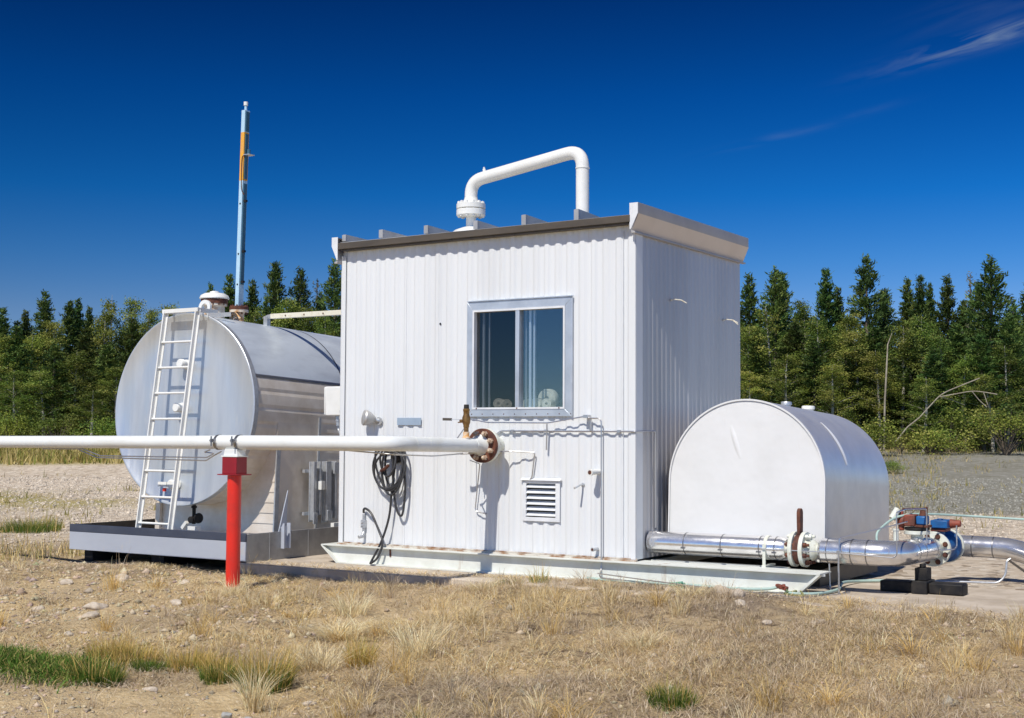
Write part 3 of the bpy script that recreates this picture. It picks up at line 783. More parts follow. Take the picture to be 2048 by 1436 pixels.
# ------------------------------------------------------------------ roof vent pipe with flange
vp = thing('vent_pipe', 'white inverted-U vent pipe with a bolted flange rising over the shed roof', 'pipe', (-2.58, 1.0, 3.6))
mb = MB(); mb.tube([(-2.58,1.0,4.0),(-2.58,1.0,4.325),(-1.137,1.0,4.535),(-1.137,1.0,3.585)], .072, 20, .20, 10)
mb.lathe([(.078,0),(.078,.012)], (-1.137,1.0,4.325),(0,0,1),20)
mb.build('pipe_run', m_white, vp)
mb = MB(); mb.lathe([(.055,0),(.055,.12),(.11,.13),(.165,.135),(.165,.195),(.16,.20)], (-2.58,1.0,3.80),(0,0,1),28); f1 = mb.build('flange', m_white, vp)
mb = MB(); mb.lathe([(.14,0),(.14,.012)], (-2.58,1.0,3.997),(0,0,1),28); mb.build('gasket', m_fascia, vp)
mb = MB(); mb.lathe([(.16,0),(.165,.004),(.165,.055),(.105,.062),(.078,.11),(.074,.13)], (-2.58,1.0,4.009),(0,0,1),28); f2 = mb.build('flange', m_white, vp)
for k in range(12):
    a = 2*math.pi*(k+.5)/12
    q = MB(); q.cyl((-2.58+.138*math.cos(a),1.0+.138*math.sin(a),3.915),(-2.58+.138*math.cos(a),1.0+.138*math.sin(a),4.093),.011,seg=8)
    for zz in (3.917,4.066): q.cyl((-2.58+.138*math.cos(a),1.0+.138*math.sin(a),zz),(-2.58+.138*math.cos(a),1.0+.138*math.sin(a),zz+.022),.020,seg=6)
    q.build('bolt', m_white, f2)
mb = MB(); mb.lathe([(.30,0),(.29,.06),(.25,.13),(.18,.185),(.10,.215),(.075,.222)], (-2.58,1.0,3.58),(0,0,1),32); mb.build('vessel_head', m_white, vp)
mb = MB(); mb.cyl((-2.40,1.0,4.415),(-2.405,1.0,4.45),.018); mb.cyl((-2.405,1.0,4.45),(-2.406,1.0,4.47),.010); mb.build('nipple', m_white, vp)

# ------------------------------------------------------------------ long white pipeline with rusty flange
PP, PX = -1.75, -3.53
pl = thing('pipeline', 'long white pipeline passing the shed front and entering its wall at a rusty flange', 'pipeline', (-4.05, -1.2, 1.30))
PZ = 1.370
mb = MB(); mb.tube([(-14.0,PP,1.315),(PX-.20,PP,PZ)], .067, 20); mb.tube([(PX+.07,PP,PZ),(-1.60,PP,PZ+.002),(-1.60,-.32,PZ-.022)], .070, 22, .26, 10)
mb.tube([(PX-.21,PP,PZ),(PX+.08,PP,PZ)], .073, 20)
mb.lathe([(.0715,0),(.0715,.008)], (-1.60,-1.42,PZ-.003),(0,1,0),22); mb.lathe([(.0715,0),(.0715,.008)], (-1.60,-1.20,PZ-.006),(0,1,0),22)
mb.lathe([(.073,0),(.078,.05),(.10,.10),(.11,.115)], (-1.60,-.40,PZ-.018),(0,1,0),22)
mb.build('pipe_run', m_pipe, pl)
FC = Vector((-1.575,-.285,1.348))
mb = MB(); mb.lathe([(.05,0),(.168,.0),(.172,.006),(.172,.040)], FC, (0,1,0), 40); fl = mb.build('flange', m_rust, pl)
mb = MB(); mb.lathe([(.165,0),(.172,.004),(.172,.045),(.12,.06),(.10,.16),(.10,.275)], FC+Vector((0,.044,0)), (0,1,0), 40); mb.build('mating_flange', m_flange, pl)
for k in range(8):
    a = 2*math.pi*(k+.5)/8; c = FC+Vector((.128*math.cos(a),0,.128*math.sin(a)))
    q = MB(); q.cyl(c+Vector((0,-.055,0)), c+Vector((0,.12,0)), .016, seg=10); q.cyl(c+Vector((0,-.036,0)), c+Vector((0,-.001,0)), .028, seg=6); q.lathe([(.016,0),(.010,.006),(.001,.008)], c+Vector((0,-.054,0)),(0,-1,0),10)
    q.build('bolt', m_nut, fl)
for x in (PX-.20,PX+.075):
    mb = MB(); mb.lathe([(.076,0),(.077,.0),(.077,.030),(.076,.030)], (x-.015,PP,PZ),(1,0,0),22); mb.box(x-.022,x+.022,PP-.108,PP-.072,PZ+.0,PZ+.035)
    mb.cyl((x,PP-.113,PZ-.035),(x,PP-.113,PZ+.06),.008,seg=8); mb.cyl((x-.03,PP-.10,PZ+.018),(x+.035,PP-.10,PZ+.018),.009,seg=8); mb.build('pipe_clamp', m_band, pl)
bv = MB(); vx, vy = -1.60,-.52
bv.cyl((vx,vy,PZ+.06),(vx,vy,PZ+.115),.032); bv.lathe([(.040,0),(.034,.02)],(vx,vy,PZ+.055),(0,0,1),14)
bo = bv.build('valve', m_orange, pl)
bv = MB(); bv.lathe([(.024,0),(.024,.05),(.030,.055),(.030,.075),(.040,.10),(.042,.15),(.030,.18),(.030,.21),(.034,.215),(.034,.235),(.026,.24)], (vx,vy,PZ+.105),(0,0,1),16)
bv.cyl((vx-.035,vy,PZ+.225),(vx-.075,vy,PZ+.225),.014,seg=10); bv.cyl((vx-.03,vy-.02,PZ+.21),(vx-.085,vy-.02,PZ+.208),.006,seg=8); bv.build('body', m_brass, bo)
bv = MB(); bv.cyl((vx,vy,PZ+.345),(vx,vy,PZ+.385),.027,.025); bv.build('cap', m_black, bo)
bv = MB(); bv.bar((vx-.07,vy,PZ+.235),(vx-.17,vy-.02,PZ+.238),.018,.006); bv.build('handle_stem', m_galv, bo)
bv = MB(); bv.bar((vx-.165,vy-.02,PZ+.238),(vx-.255,vy-.035,PZ+.240),.026,.026); bv.build('handle', m_fascia, bo)
# tubing slung beneath
tb = MB(); zz = PZ-.080; SX, SY = .525, -.55
tb.tube([(-6.375,-1.750,zz-.01),(-5.725,-1.750,zz-.005),(-5.425,-1.770,zz-.075),(-3.875,-1.770,zz-.073),(-3.775,-1.770,zz-.03),(-3.895,-1.790,zz-.02),(-3.805,-1.800,zz+.005)],.0065,8,.02)
tb.tube([(-5.825,-1.730,zz-.01),(-5.525,-1.730,zz-.095),(-3.925,-1.730,zz-.105),(-3.835,-1.730,zz-.06),(-3.715,-1.730,zz-.01)],.0065,8,.02)
tb.tube([(-3.375,-1.715,zz+.012),(-2.15,-1.715,zz+.016),(-1.72,-1.55,zz-.02),(-1.66,-1.0,zz-.04),(-1.62,-.55,zz-.02),(-1.72,-.42,zz-.02)],.007,8,.03)
tb.tube([(-7.195,-1.750,1.27),(-7.225,-1.770,1.06),(-7.335,-1.790,1.0)],.006,8,.02); tb.tube([(-7.135,-1.750,1.27),(-7.195,-1.770,1.03),(-7.215,-1.780,.99)],.006,8,.02)
tb.build('tubing', m_steel, pl)

# ------------------------------------------------------------------ red support post
rp = thing('pipe_support_post', 'bright red steel post holding up the white pipeline', 'post', (PX+.02, PP, -.07))
mb = MB(); mb.tube([(PX+.01,PP,-.30),(PX+.012,PP,1.045)], .069, 24); mb.build('post', m_red, rp)
mb = MB(); mb.box(PX-.085,PX+.105,PP-.075,PP+.075,1.060,1.226); mb.build('head_box', m_redbox, rp, .004)
mb = MB(); mb.box(PX-.125,PX+.145,PP-.10,PP+.10,1.049,1.0595); mb.build('base_plate', m_redbox, rp, .002)
mb = MB(); mb.box(PX-.10,PX+.12,PP-.08,PP+.08,1.2265,1.240); mb.prism([(PX-.085,PP-.06,1.2405),(PX+.105,PP-.06,1.2405),(PX+.085,PP-.06,1.308),(PX-.065,PP-.06,1.308)], (0,.12,0)); mb.build('saddle', m_pipe, rp, .003)
mb = MB(); mb.lathe([(.0712,0),(.0712,.05)], (PX+.01,PP,-.09),(.012,0,1),24,a0=200,a1=320); mb.build('paint_chip', m_conc, rp)
# ------------------------------------------------------------------ big storage tank
TX, TY, TZ, TR = -5.83, -.20, 1.745, 1.125
TILT = rot_about(Matrix.Rotation(R(-2.2), 4, 'X'), (TX, TY, TZ))
tk = thing('storage_tank', 'big horizontal aluminium-clad storage tank with a round flat end, left of the shed', 'tank', (TX, 1.5, .10))
def tmb():
    q = MB(); q.M = TILT; return q
def arcshell(mb, a0, a1, rf, y0, y1, n, ny=1):
    ys = [y0+(y1-y0)*k/ny for k in range(ny+1)]
    vs = []
    for y in ys:
        for k in range(n+1):
            a = R(a0+(a1-a0)*k/n); r = rf(k, y)
            vs.append((TX+r*math.cos(a), y, TZ+r*math.sin(a)))
    fs = [(j*(n+1)+k, j*(n+1)+k+1, (j+1)*(n+1)+k+1, (j+1)*(n+1)+k) for j in range(ny) for k in range(n)]
    mb.add(vs, fs)
q = tmb(); q.lathe([(.001,0),(.4,.003),(.8,.002),(TR-.03,0),(TR-.015,-.012),(TR+.006,-.012),(TR+.006,.0)], (TX,TY,TZ), (0,1,0), 96, caps=False)
q.build('end_cap', m_tank, tk)
q = tmb(); q.lathe([(TR+.0065,-.012),(TR+.012,-.008),(TR+.012,.055),(TR+.002,.060)], (TX,TY,TZ), (0,1,0), 96, caps=False); q.build('rim', m_galv, tk)
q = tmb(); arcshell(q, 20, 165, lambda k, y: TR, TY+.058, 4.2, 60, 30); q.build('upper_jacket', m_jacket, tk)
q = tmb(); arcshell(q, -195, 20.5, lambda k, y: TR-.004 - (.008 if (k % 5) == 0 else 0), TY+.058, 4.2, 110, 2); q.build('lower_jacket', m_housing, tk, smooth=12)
q = tmb(); arcshell(q, 8, 170, lambda k, y: TR+.003, 1.44, 1.46, 50); q.build('strap', m_band, tk)
q = tmb(); arcshell(q, 19.2, 20.7, lambda k, y: TR+.004, TY+.06, 4.2, 2); q.build('jacket_seam', m_band, tk)
q = tmb(); q.lathe([(.001,0),(TR,0)], (TX,4.2,TZ), (0,1,0), 64, caps=False); q.build('rear_cap', m_tank, tk)
# boxed saddle housing below and behind
q = tmb()
bx0, bx1, by0 = TX-.75, TX+TR-.012, .22
n = 14
for k in range(n):
    z0, z1 = .08+k*.12, .08+(k+1)*.12
    q.add([(bx0,by0-.010,z0),(bx1,by0-.010,z0),(bx1,by0,z1),(bx0,by0,z1)], [(0,1,2,3)])
    q.add([(bx0,by0-.010,z0),(bx1,by0-.010,z0),(bx1,by0,z0),(bx0,by0,z0)], [(0,1,2,3)])
q.build('housing_front', m_housing, tk, smooth=0)
q = tmb()
q.add([(bx1,by0,.08),(bx1,.95,.08),(bx1,.95,1.78),(bx1,by0,1.78)], [(0,1,2,3)])
for k in range(n):
    z0, z1 = .08+k*.12, .08+(k+1)*.12
    q.add([(bx1+.010,.95,z0),(bx1+.010,4.2,z0),(bx1,4.2,z1),(bx1,.95,z1)], [(0,1,2,3)])
    q.add([(bx1+.010,.95,z0),(bx1+.010,4.2,z0),(bx1,4.2,z0),(bx1,.95,z0)], [(0,1,2,3)])
q.add([(bx0,by0,.08),(bx0,4.2,.08),(bx0,4.2,1.3),(bx0,by0,1.3)], [(0,1,2,3)])
q.build('housing_side', m_housing, tk, smooth=0)
q = tmb(); q.box(bx1-.004,bx1+.014,by0-.016,by0+.05,.08,1.30); q.box(bx1+.002,bx1+.016,.93,.965,.08,1.7); q.build('housing_trim', m_galv, tk)
q = tmb(); q.box(bx0-.012,bx0+.06,by0-.05,by0-.011,.08,.62); q.build('leg', m_housing, tk)
# fittings on the end
def nz(x, z, ln, r, extra=None):
    q = tmb(); q.lathe([(r*1.5,0),(r*1.5,.012),(r,.014),(r,ln),(r*1.25,ln),(r*1.3,ln+.01),(r*1.3,ln+.06),(r*1.1,ln+.07)], (x,TY-.003,z), (0,-1,0), 18)
    return q.build('nozzle', m_white, tk)
nz(-5.80, 2.27, .05, .042); nz(-5.83, 1.755, .05, .042)
n3 = nz(-5.86, .86, .05, .042)
q = tmb(); q.box(-6.06,-5.92,-.32,-.26,.83,.885); q.build('valve_handle', m_white, n3); q = tmb(); q.box(-5.985,-5.955,-.31,-.28,.775,.815); q.build('valve_tag', m_red, n3)
dv = MB(); dv.cyl((-5.70,-.12,.64),(-5.70,-.12,.40),.022,seg=12); dv.lathe([(.034,0),(.034,.025)],(-5.70,-.12,.585),(0,0,1),12); dv.cyl((-5.70,-.18,.45),(-5.70,-.05,.45),.040,seg=14)
dv = dv.build('drain_valve', m_black, tk)
q = MB(); q.lathe([(.055,0),(.062,.006),(.055,.012)], (-5.63,-.12,.47),(1,-.3,0),18); q.build('handwheel', m_black, dv)
q = MB(); q.bar((-5.86,-.14,.345),(-5.79,-.14,.42),.045,.04); q.box(-5.76,-5.62,-.16,-.09,.33,.375); q.build('drain_cap', m_white, dv)
# lug and top nozzles
q = tmb()
for k in range(14):
    a0, a1 = R(-20+220*k/14), R(-20+220*(k+1)/14)
    c = Vector((-5.76, .0, 2.965))
    pts = []
    for a, r in ((a0,.05),(a0,.095),(a1,.095),(a1,.05)): pts.append(c+Vector((r*math.cos(a), 0, r*math.sin(a))))
    q.prism(pts, (0,.03,0))
q.box(-5.855,-5.805,.0,.03,2.85,2.94); q.box(-5.715,-5.665,.0,.03,2.85,2.94)
q.build('lifting_lug', m_white, tk)
q = MB(); q.lathe([(.125,0),(.125,.165),(.155,.17),(.155,.195),(.13,.197)], (TX,.285,2.83), (0,0,1), 28); dn = q.build('hatch_neck', m_nozzle, tk)
q = MB(); q.lathe([(.13,0),(.160,.0),(.162,.055),(.13,.057)], (TX,.285,3.022), (0,0,1), 28); q.build('hatch_flange', m_rust, dn)
for k in range(14):
    a = 2*math.pi*k/14; c = Vector((TX+.148*math.cos(a), .285+.148*math.sin(a), 3.0)); q = MB(); q.cyl(c, c+Vector((0,0,.08)), .011, seg=6); q.build('bolt', m_rust, dn)
q = MB(); q.lathe([(.175,0),(.18,.012),(.165,.045),(.12,.070),(.06,.078),(.055,.092),(.03,.10),(.001,.102)], (TX,.285,3.080), (0,0,1), 32); q.build('hatch_cover', m_white, dn)
q = MB(); q.lathe([(.065,0),(.065,.11),(.085,.12),(.115,.122),(.115,.155)], (TX,.71,2.83), (0,0,1), 26); gn = q.build('gauge_nozzle', m_nozzle, tk)
q = MB(); q.lathe([(.118,0),(.118,.035),(.10,.045),(.08,.046)], (TX,.71,2.986), (0,0,1), 26); q.build('flange', m_rust, gn)
for k in range(10):
    a = 2*math.pi*(k+.3)/10; c = Vector((TX+.098*math.cos(a), .71+.098*math.sin(a), 2.93)); q = MB(); q.cyl(c, c+Vector((0,0,.115)), .010, seg=6); q.build('bolt', m_rust, gn)
q = MB(); q.tube([(TX-.02,.60,2.83),(TX-.02,.59,2.92),(TX+.06,.58,2.93),(TX+.12,.60,2.86)], .022, 10, .03); q.build('bent_fitting', m_orange, tk)

# ------------------------------------------------------------------ gauge mast
ms = thing('gauge_mast', 'tall pale blue square mast with an orange-yellow band standing on the tank', 'mast', (TX, .71, 3.03))
def mpt(z): return (TX+.012*(z-3.03)/2.4, .71+.05*(z-3.03)/2.4, z)
def msec(mb, z0, z1, sx=.058, sy=.085, dx=0, dy=0):
    a, c = mpt(z0), mpt(z1)
    h = [(-sx/2,-sy/2),(sx/2,-sy/2),(sx/2,sy/2),(-sx/2,sy/2)]
    mb.add([(a[0]+p+dx,a[1]+r+dy,a[2]) for p, r in h]+[(c[0]+p+dx,c[1]+r+dy,c[2]) for p, r in h], [(3,2,1,0),(4,5,6,7),(0,1,5,4),(1,2,6,5),(2,3,7,6),(3,0,4,7)])
q = MB(); msec(q, 3.03, 4.60); msec(q, 5.21, 5.49); q.build('pole', m_mastb, ms)
q = MB(); msec(q, 4.6, 5.21); q.build('yellow_band', m_yellow, ms)
q = MB(); msec(q, 3.30, 4.56, .012, .055, .0355); msec(q, 5.22, 5.47, .012, .06, .0355); msec(q, 4.62, 5.19, .010, .05, .0345); q.build('side_shade_strip', m_mastd, ms)  # added dark strips that deepen the mast's shaded right face by colour
q = MB(); t = mpt(5.49); q.cyl(t, (t[0],t[1],5.56), .017); q.build('tip_rod', m_mastb, ms)
q = MB(); q.cyl((t[0],t[1],5.555),(t[0],t[1],5.60), .027); q.build('tip_cap', m_white, ms)
t = mpt(4.93); q = MB(); q.box(t[0]+.03,t[0]+.13,t[1]-.05,t[1]+.05,4.915,4.925); q.build('bracket', m_galv, ms)
q = MB(); q.lathe([(.022,0),(.022,.06),(.015,.066)], (t[0]+.075,t[1],4.926),(0,0,1),12); q.build('beacon', m_mastd, ms)
q = MB(); q.tube(smoothpath([(t[0]+.04,t[1]-.03,4.905),(t[0]+.012,t[1]-.050,4.88),(t[0]+.008,t[1]-.052,4.6),(t[0]+.02,t[1]-.055,4.48),(t[0]+.045,t[1]-.04,4.42)],6),.006,6); q.build('cable', m_rust, ms)
for z in (4.33,3.32,3.70):
    t = mpt(z); q = MB(); q.box(t[0]+.04,t[0]+.075,t[1]-.03,t[1]+.01,z,z+.025); q.build('clip', m_black, ms)
    q = MB(); q.lathe([(.012,0),(.012,.003)],(t[0]+.0,t[1]-.043,z-.02),(0,-1,0),10); q.build('bolt', m_black, ms)

# bar between tank top and shed
cb = thing('crossover_bar', 'cream flat bar running level from the tank top to the shed side', 'bar', (-4.6, 1.0, 2.88))
q = MB(); q.box(-5.55,-3.602,.97,1.03,2.885,2.945); q.build('channel', m_cream, cb, .004)
q = MB(); q.prism([(-5.70,.985,2.90),(-5.50,.985,2.88),(-5.50,.985,2.95),(-5.62,.985,2.935)], (0,.03,0)); q.box(-5.66,-5.60,.97,1.03,2.78,2.92); q.build('bracket', m_galv, cb)
for x in (-5.3,-5.0,-4.7,-4.4,-4.1): 
    q = MB(); q.cyl((x,.969,2.915),(x,.962,2.915),.009,seg=6); q.build('bolt', m_rust, cb)

# ------------------------------------------------------------------ containment tray
ty = thing('containment_tray', 'low steel containment tray under the big tank, pale grey front, lip coloured dark blue for reflected sky', 'tray', (TX, 1.5, .06))
tx0, tx1, tya, tyb = -7.18, -4.36, -.68, 4.4
q = MB(); q.box(tx0,tx1,tya,tya+.02,.075,.285); q.build('front_wall', m_tray, ty, .004)
q = MB(); q.box(tx0-.001,tx1+.001,tya-.002,tya+.02,.2855,.375); q.build('front_lip', m_navy, ty, .004)
q = MB(); q.box(tx1-.02,tx1,tya+.0205,tyb,.062,.368); q.build('side_wall', m_trayside, ty, .003)
q = MB(); q.box(tx0,tx0+.02,tya+.0205,tyb,.075,.368); q.box(tx0+.0205,tx1-.0205,tyb-.02,tyb,.075,.366); q.build('side_wall', m_fascia, ty)
q = MB(); q.box(tx0+.0205,tx1-.0205,tya+.0205,tyb-.0205,.078,.095); q.build('floor_plate', m_trayside, ty)
q = MB(); q.box(tx0+.20,tx0+.34,tya+.06,tya+.6,-.16,.0745); q.box(-5.9,-5.7,tya+.1,tyb,-.20,.0745); q.box(tx1-.3,tx1-.1,tya+.12,tyb,-.2,.06); q.build('support_beam', m_black, ty)
q = MB()
for y in (-.30,.35,1.0,1.65): q.box(tx1+.0005,tx1+.003,y,y+.006,.07,.36)
q.build('weld_seam', m_galv, ty)
q = MB(); q.prism([(tx1+.004,-.12,.18),(tx1+.055,-.12,.18),(tx1+.055,-.12,.46),(tx1+.035,-.12,.46),(tx1+.004,-.12,.40)], (0,.012,0)); q.prism([(tx1+.004,-.02,.18),(tx1+.055,-.02,.18),(tx1+.055,-.02,.46),(tx1+.004,-.02,.46)], (0,.012,0)); q.box(tx1+.001,tx1+.010,-.12,-.01,.18,.42); q.prism([(tx1-.02,-.125,.36),(tx1-.02,.0,.36),(tx1-.02,.02,.82)], (-.012,0,0))
q.build('lifting_bracket', m_tray, ty)
q = MB(); q.prism([(tx0+.02,.9,.3),(tx0+.16,.9,.3),(tx0+.16,.9,.52),(tx0+.02,.9,.52)],(0,.02,0)); q.build('lug_plate', m_fascia, ty)
q = MB(); q.lathe([(.03,0),(.03,.004)],(tx0+.10,.8995,.44),(0,-1,0),16); q.build('lug_hole', m_orange, ty)

# ------------------------------------------------------------------ ladder
ld = thing('ladder', 'white steel ladder leaning against the round tank end', 'ladder', (-5.87, -.55, .10))
A0, A1 = Vector((-6.155,-.60,.10)), Vector((-6.055,-.29,2.895))
B0, B1 = Vector((-5.635,-.60,.10)), Vector((-5.535,-.29,2.895))
for p0, p1 in ((A0,A1),(B0,B1)):
    q = MB(); q.bar(p0,p1,.018,.060,(0,1,0)); q.bar(p0+Vector((.02,.018,0)),p1+Vector((.02,.018,0)),.036,.010,(0,1,0)); q.build('rail', m_white, ld)
for k in range(9):
    t = .115+k*.1075
    if t > .97: break
    q = MB(); q.tube([A0.lerp(A1,t)+Vector((.01,0,0)), B0.lerp(B1,t)-Vector((.01,0,0))], .014, 10); q.build('rung', m_white, ld)
q = MB(); q.bar(A1+Vector((-.03,0,.0)),B1+Vector((.03,0,.0)),.05,.045); q.build('top_bar', m_white, ld)
q = MB(); q.bar(A1+Vector((.02,0,.0)),A1+Vector((.02,.30,.0)),.03,.05); q.bar(B1+Vector((-.02,0,.0)),B1+Vector((-.02,.34,.0)),.03,.05); q.bar(B1+Vector((.06,.1,-.06)),B1+Vector((.14,.4,-.03)),.02,.05); q.build('standoff', m_white, ld)

# ------------------------------------------------------------------ strut rack between tank and shed
sr = thing('strut_rack', 'galvanised upright strut rack in the gap between tank and shed', 'strut rack', (-4.58, .95, .37))
for y, wd, z0 in ((.73,.05,.44),(.83,.03,.50),(.98,.09,.42),(1.12,.035,.44)):
    q = MB(); q.box(-4.64,-4.585,y-wd/2,y+wd/2,z0,1.13); q.box(-4.655,-4.64,y-wd/2-.012,y+wd/2+.012,z0-.02,1.13); q.build('upright', m_galv, sr, .003)
for a_ in ((-4.5845,-4.565,.69,.76,.40,.53),(-4.5845,-4.565,.94,1.03,.43,.55),(-4.5845,-4.555,1.05,1.16,.98,1.12)):
    q = MB(); q.box(*a_); q.build('foot_plate', m_galv, sr, .003)
for z in (.50,1.0):
    q = MB(); q.box(-4.69,-4.6551,.62,1.20,z,z+.04); q.build('cross_rail', m_galv, sr)
q = MB(); q.box(-4.60,-4.54,.79,.86,.80,.90); q.box(-4.55,-4.50,.98,1.20,.33,.40); q.build('clamp', m_white, sr)

# ------------------------------------------------------------------ arched tank right of the shed
HX, HR, HY0, HY1, HS, HB = .90, .79, .50, 2.50, 1.02, .30
HTILT = rot_about(Matrix.Rotation(R(-2.7), 4, 'X'), (HX, HY0, HB))
def hmb():
    q = MB(); q.M = HTILT; return q
ht = thing('arched_tank', 'white arched-top tank with grey metal jacket, right of the shed', 'tank', (HX, 1.5, .06))
def arch(r, n=40, zb=HB): return [(HX+r, zb)]+[(HX+r*math.cos(math.pi*k/n), HS+r*math.sin(math.pi*k/n)) for k in range(n+1)]+[(HX-r, zb)]
q = hmb(); a = arch(HR-.004); q.prism([(x,HY0,z) for x, z in a], (0,.02,0)); q.build('front_panel', m_half, ht)
def archshell(mb, r, y0, y1, ny=1):
    a = arch(r, 48); n = len(a); vs = []
    for j in range(ny+1):
        y = y0+(y1-y0)*j/ny
        vs += [(x, y, z) for x, z in a]
    mb.add(vs, [(j*n+k, j*n+k+1, (j+1)*n+k+1, (j+1)*n+k) for j in range(ny) for k in range(n-1)])
q = hmb(); archshell(q, HR, HY0-.006, HY1, 12); q.build('jacket', m_halfj, ht)
q = hmb(); a0, a1 = arch(HR+.004, 48), arch(HR-.012, 48); n = len(a0)
q.add([(x,HY0-.012,z) for x,z in a0]+[(x,HY0-.012,z) for x,z in a1]+[(x,HY0+.012,z) for x,z in a0], [(k,k+1,n+k+1,n+k) for k in range(n-1)]+[(2*n+k,2*n+k+1,k+1,k) for k in range(n-1)])
q.build('rim', m_half, ht)
q = hmb(); a = arch(HR-.004); q.prism([(x,HY1-.02,z) for x, z in a], (0,.018,0)); q.build('rear_panel', m_half, ht)
q = hmb(); q.M = None; q.box(HX-.66,HX+.70,HY0+.12,HY1-.1,.0605,.215); q.build('base', m_fascia, ht)
for y, r in ((1.58,.055),(2.23,.07)):
    q = hmb(); q.lathe([(r*.8,0),(r*.8,.02),(r,.025),(r,.05),(r*.9,.058)], (HX,y,HS+HR-.004),(0,0,1),18); q.build('top_cap', m_white if y > 2 else m_galv, ht)
# sun highlight painted as a bright strip on the jacket's shoulder
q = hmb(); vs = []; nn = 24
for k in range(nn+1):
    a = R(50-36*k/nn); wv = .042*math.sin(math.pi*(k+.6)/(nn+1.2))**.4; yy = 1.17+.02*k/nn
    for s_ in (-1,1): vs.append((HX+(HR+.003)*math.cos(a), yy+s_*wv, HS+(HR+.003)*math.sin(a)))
q.add(vs, [(2*k,2*k+1,2*k+3,2*k+2) for k in range(nn)]); q.build('highlight_strip', m_highlight, ht)
# long dent on the front panel
q = hmb()
for k in range(9):
    pass
vs = []; nu, nv = 10, 18
for i in range(nu+1):
    for j in range(nv+1):
        u, v = 2*i/nu-1, 2*j/nv-1
        rr_ = max(0, 1-u*u-v*v); vs.append((.80+.030*u+.05*-v*1.0, HY0-.0008-.010*rr_**1.2, 1.40+.16*v))
q.add(vs, [(i*(nv+1)+j,(i+1)*(nv+1)+j,(i+1)*(nv+1)+j+1,i*(nv+1)+j+1) for i in range(nu) for j in range(nv)])
q.build('panel_dent', m_half, ht, smooth=80)

# ------------------------------------------------------------------ clad process piping
PY, PZ2 = .30, .428
sp = thing('clad_pipe', 'shiny aluminium-clad pipe from the shed past the arched tank to the blue valve', 'pipe', (1.3, .3, .07))
q = MB(); q.tube([(.02,PY,PZ2),(1.36,PY,PZ2),(1.405,PY,PZ2),(1.4051,PY,PZ2)], [.104,.104,.085,.06], 32); q.build('left_cladding', m_silver, sp)
q = MB(); q.cyl((.05,PY,PZ2),(.075,PY,PZ2),.108,seg=32); q.build('end_ring', m_silver, sp)
q = MB(); q.cyl((1.40,PY,PZ2),(1.78,PY,PZ2),.062,seg=20); q.lathe([(.062,0),(.10,.05)],(1.70,PY,PZ2),(-1,0,0),20); q.build('bare_pipe', m_flange, sp)
for x in (.40,.78,1.16,1.31):
    q = MB(); q.lathe([(.1045,0),(.1065,.001),(.1065,.011),(.1045,.012)], (x,PY,PZ2),(1,0,0),32,caps=False); q.bar((x-.015,PY-.106,PZ2-.035),(x+.028,PY-.106,PZ2-.035),.010,.014); q.build('band', m_band, sp)
q = MB(); q.tube([(1.75,PY,PZ2),(2.42,PY,PZ2-.002),(2.42,1.31,PZ2-.025)], .112, 32, .30, 16); q.tube([(1.752,PY,PZ2),(1.72,PY,PZ2)],[.112,.09],32); q.build('elbow_cladding', m_silver, sp)
for x in (1.80,2.02,2.16):
    q = MB(); q.lathe([(.1125,0),(.115,.001),(.115,.010),(.1125,.011)], (x,PY,PZ2),(1,0,0),32,caps=False); q.build('band', m_band, sp)
for y in (.64,.86,1.22):
    q = MB(); q.lathe([(.1125,0),(.1148,.001),(.1148,.010),(.1125,.011)], (2.42,y,PZ2-.03*(y-.3)/1.56),(0,1,0),32,caps=False); q.build('band', m_band, sp)
q = MB(); q.cyl((2.42,1.30,PZ2-.03),(2.42,1.46,PZ2-.033),.10,seg=24); q.build('bare_pipe', m_flange, sp)
# strap support under the left run
q = MB(); q.box(1.205,1.245,PY-.125,PY+.125,.256,.275); q.lathe([(.106,0),(.112,0),(.112,.035),(.106,.035)],(1.208,PY,PZ2),(1,0,0),28,caps=False); q.prism([(1.21,PY-.118,.275),(1.24,PY-.118,.275),(1.24,PY-.118,PZ2+.03),(1.21,PY-.118,PZ2+.05)],(0,.012,0)); q.build('pipe_shoe', m_flange, sp, .002)
# flange pair with rusty paddle
fp = thing('paddle_blind_flange', 'pale bolted flange pair with an upright rusty paddle between, on the clad pipe', 'flange', (1.53, .3, .27))
q = MB(); q.lathe([(.10,0),(.158,0),(.160,.004),(.160,.036),(.10,.038)], (1.462,PY,PZ2),(1,0,0),36); fa = q.build('flange', m_flange, fp)
q = MB(); q.lathe([(.10,0),(.160,.002),(.160,.034),(.158,.038),(.10,.038)], (1.560,PY,PZ2),(1,0,0),36); q.lathe([(.10,0),(.07,.06)],(1.598,PY,PZ2),(1,0,0),24); q.build('flange', m_flange, fp)
q = MB(); q.lathe([(.10,0),(.138,.002),(.138,.052),(.10,.055)], (1.503,PY,PZ2),(1,0,0),32); q.build('gasket_ring', m_rust, fp)
q = MB()
pts = [(1.512,PY-.035,.56),(1.512,PY+.035,.56),(1.512,PY+.042,.70)]+[(1.512,PY+.042*math.cos(R(a)),.755+.045*math.sin(R(a))) for a in range(0,181,20)]+[(1.512,PY-.042,.70)]
q.prism(pts, (.034,0,0)); q.build('paddle', m_rust, fp, .004)
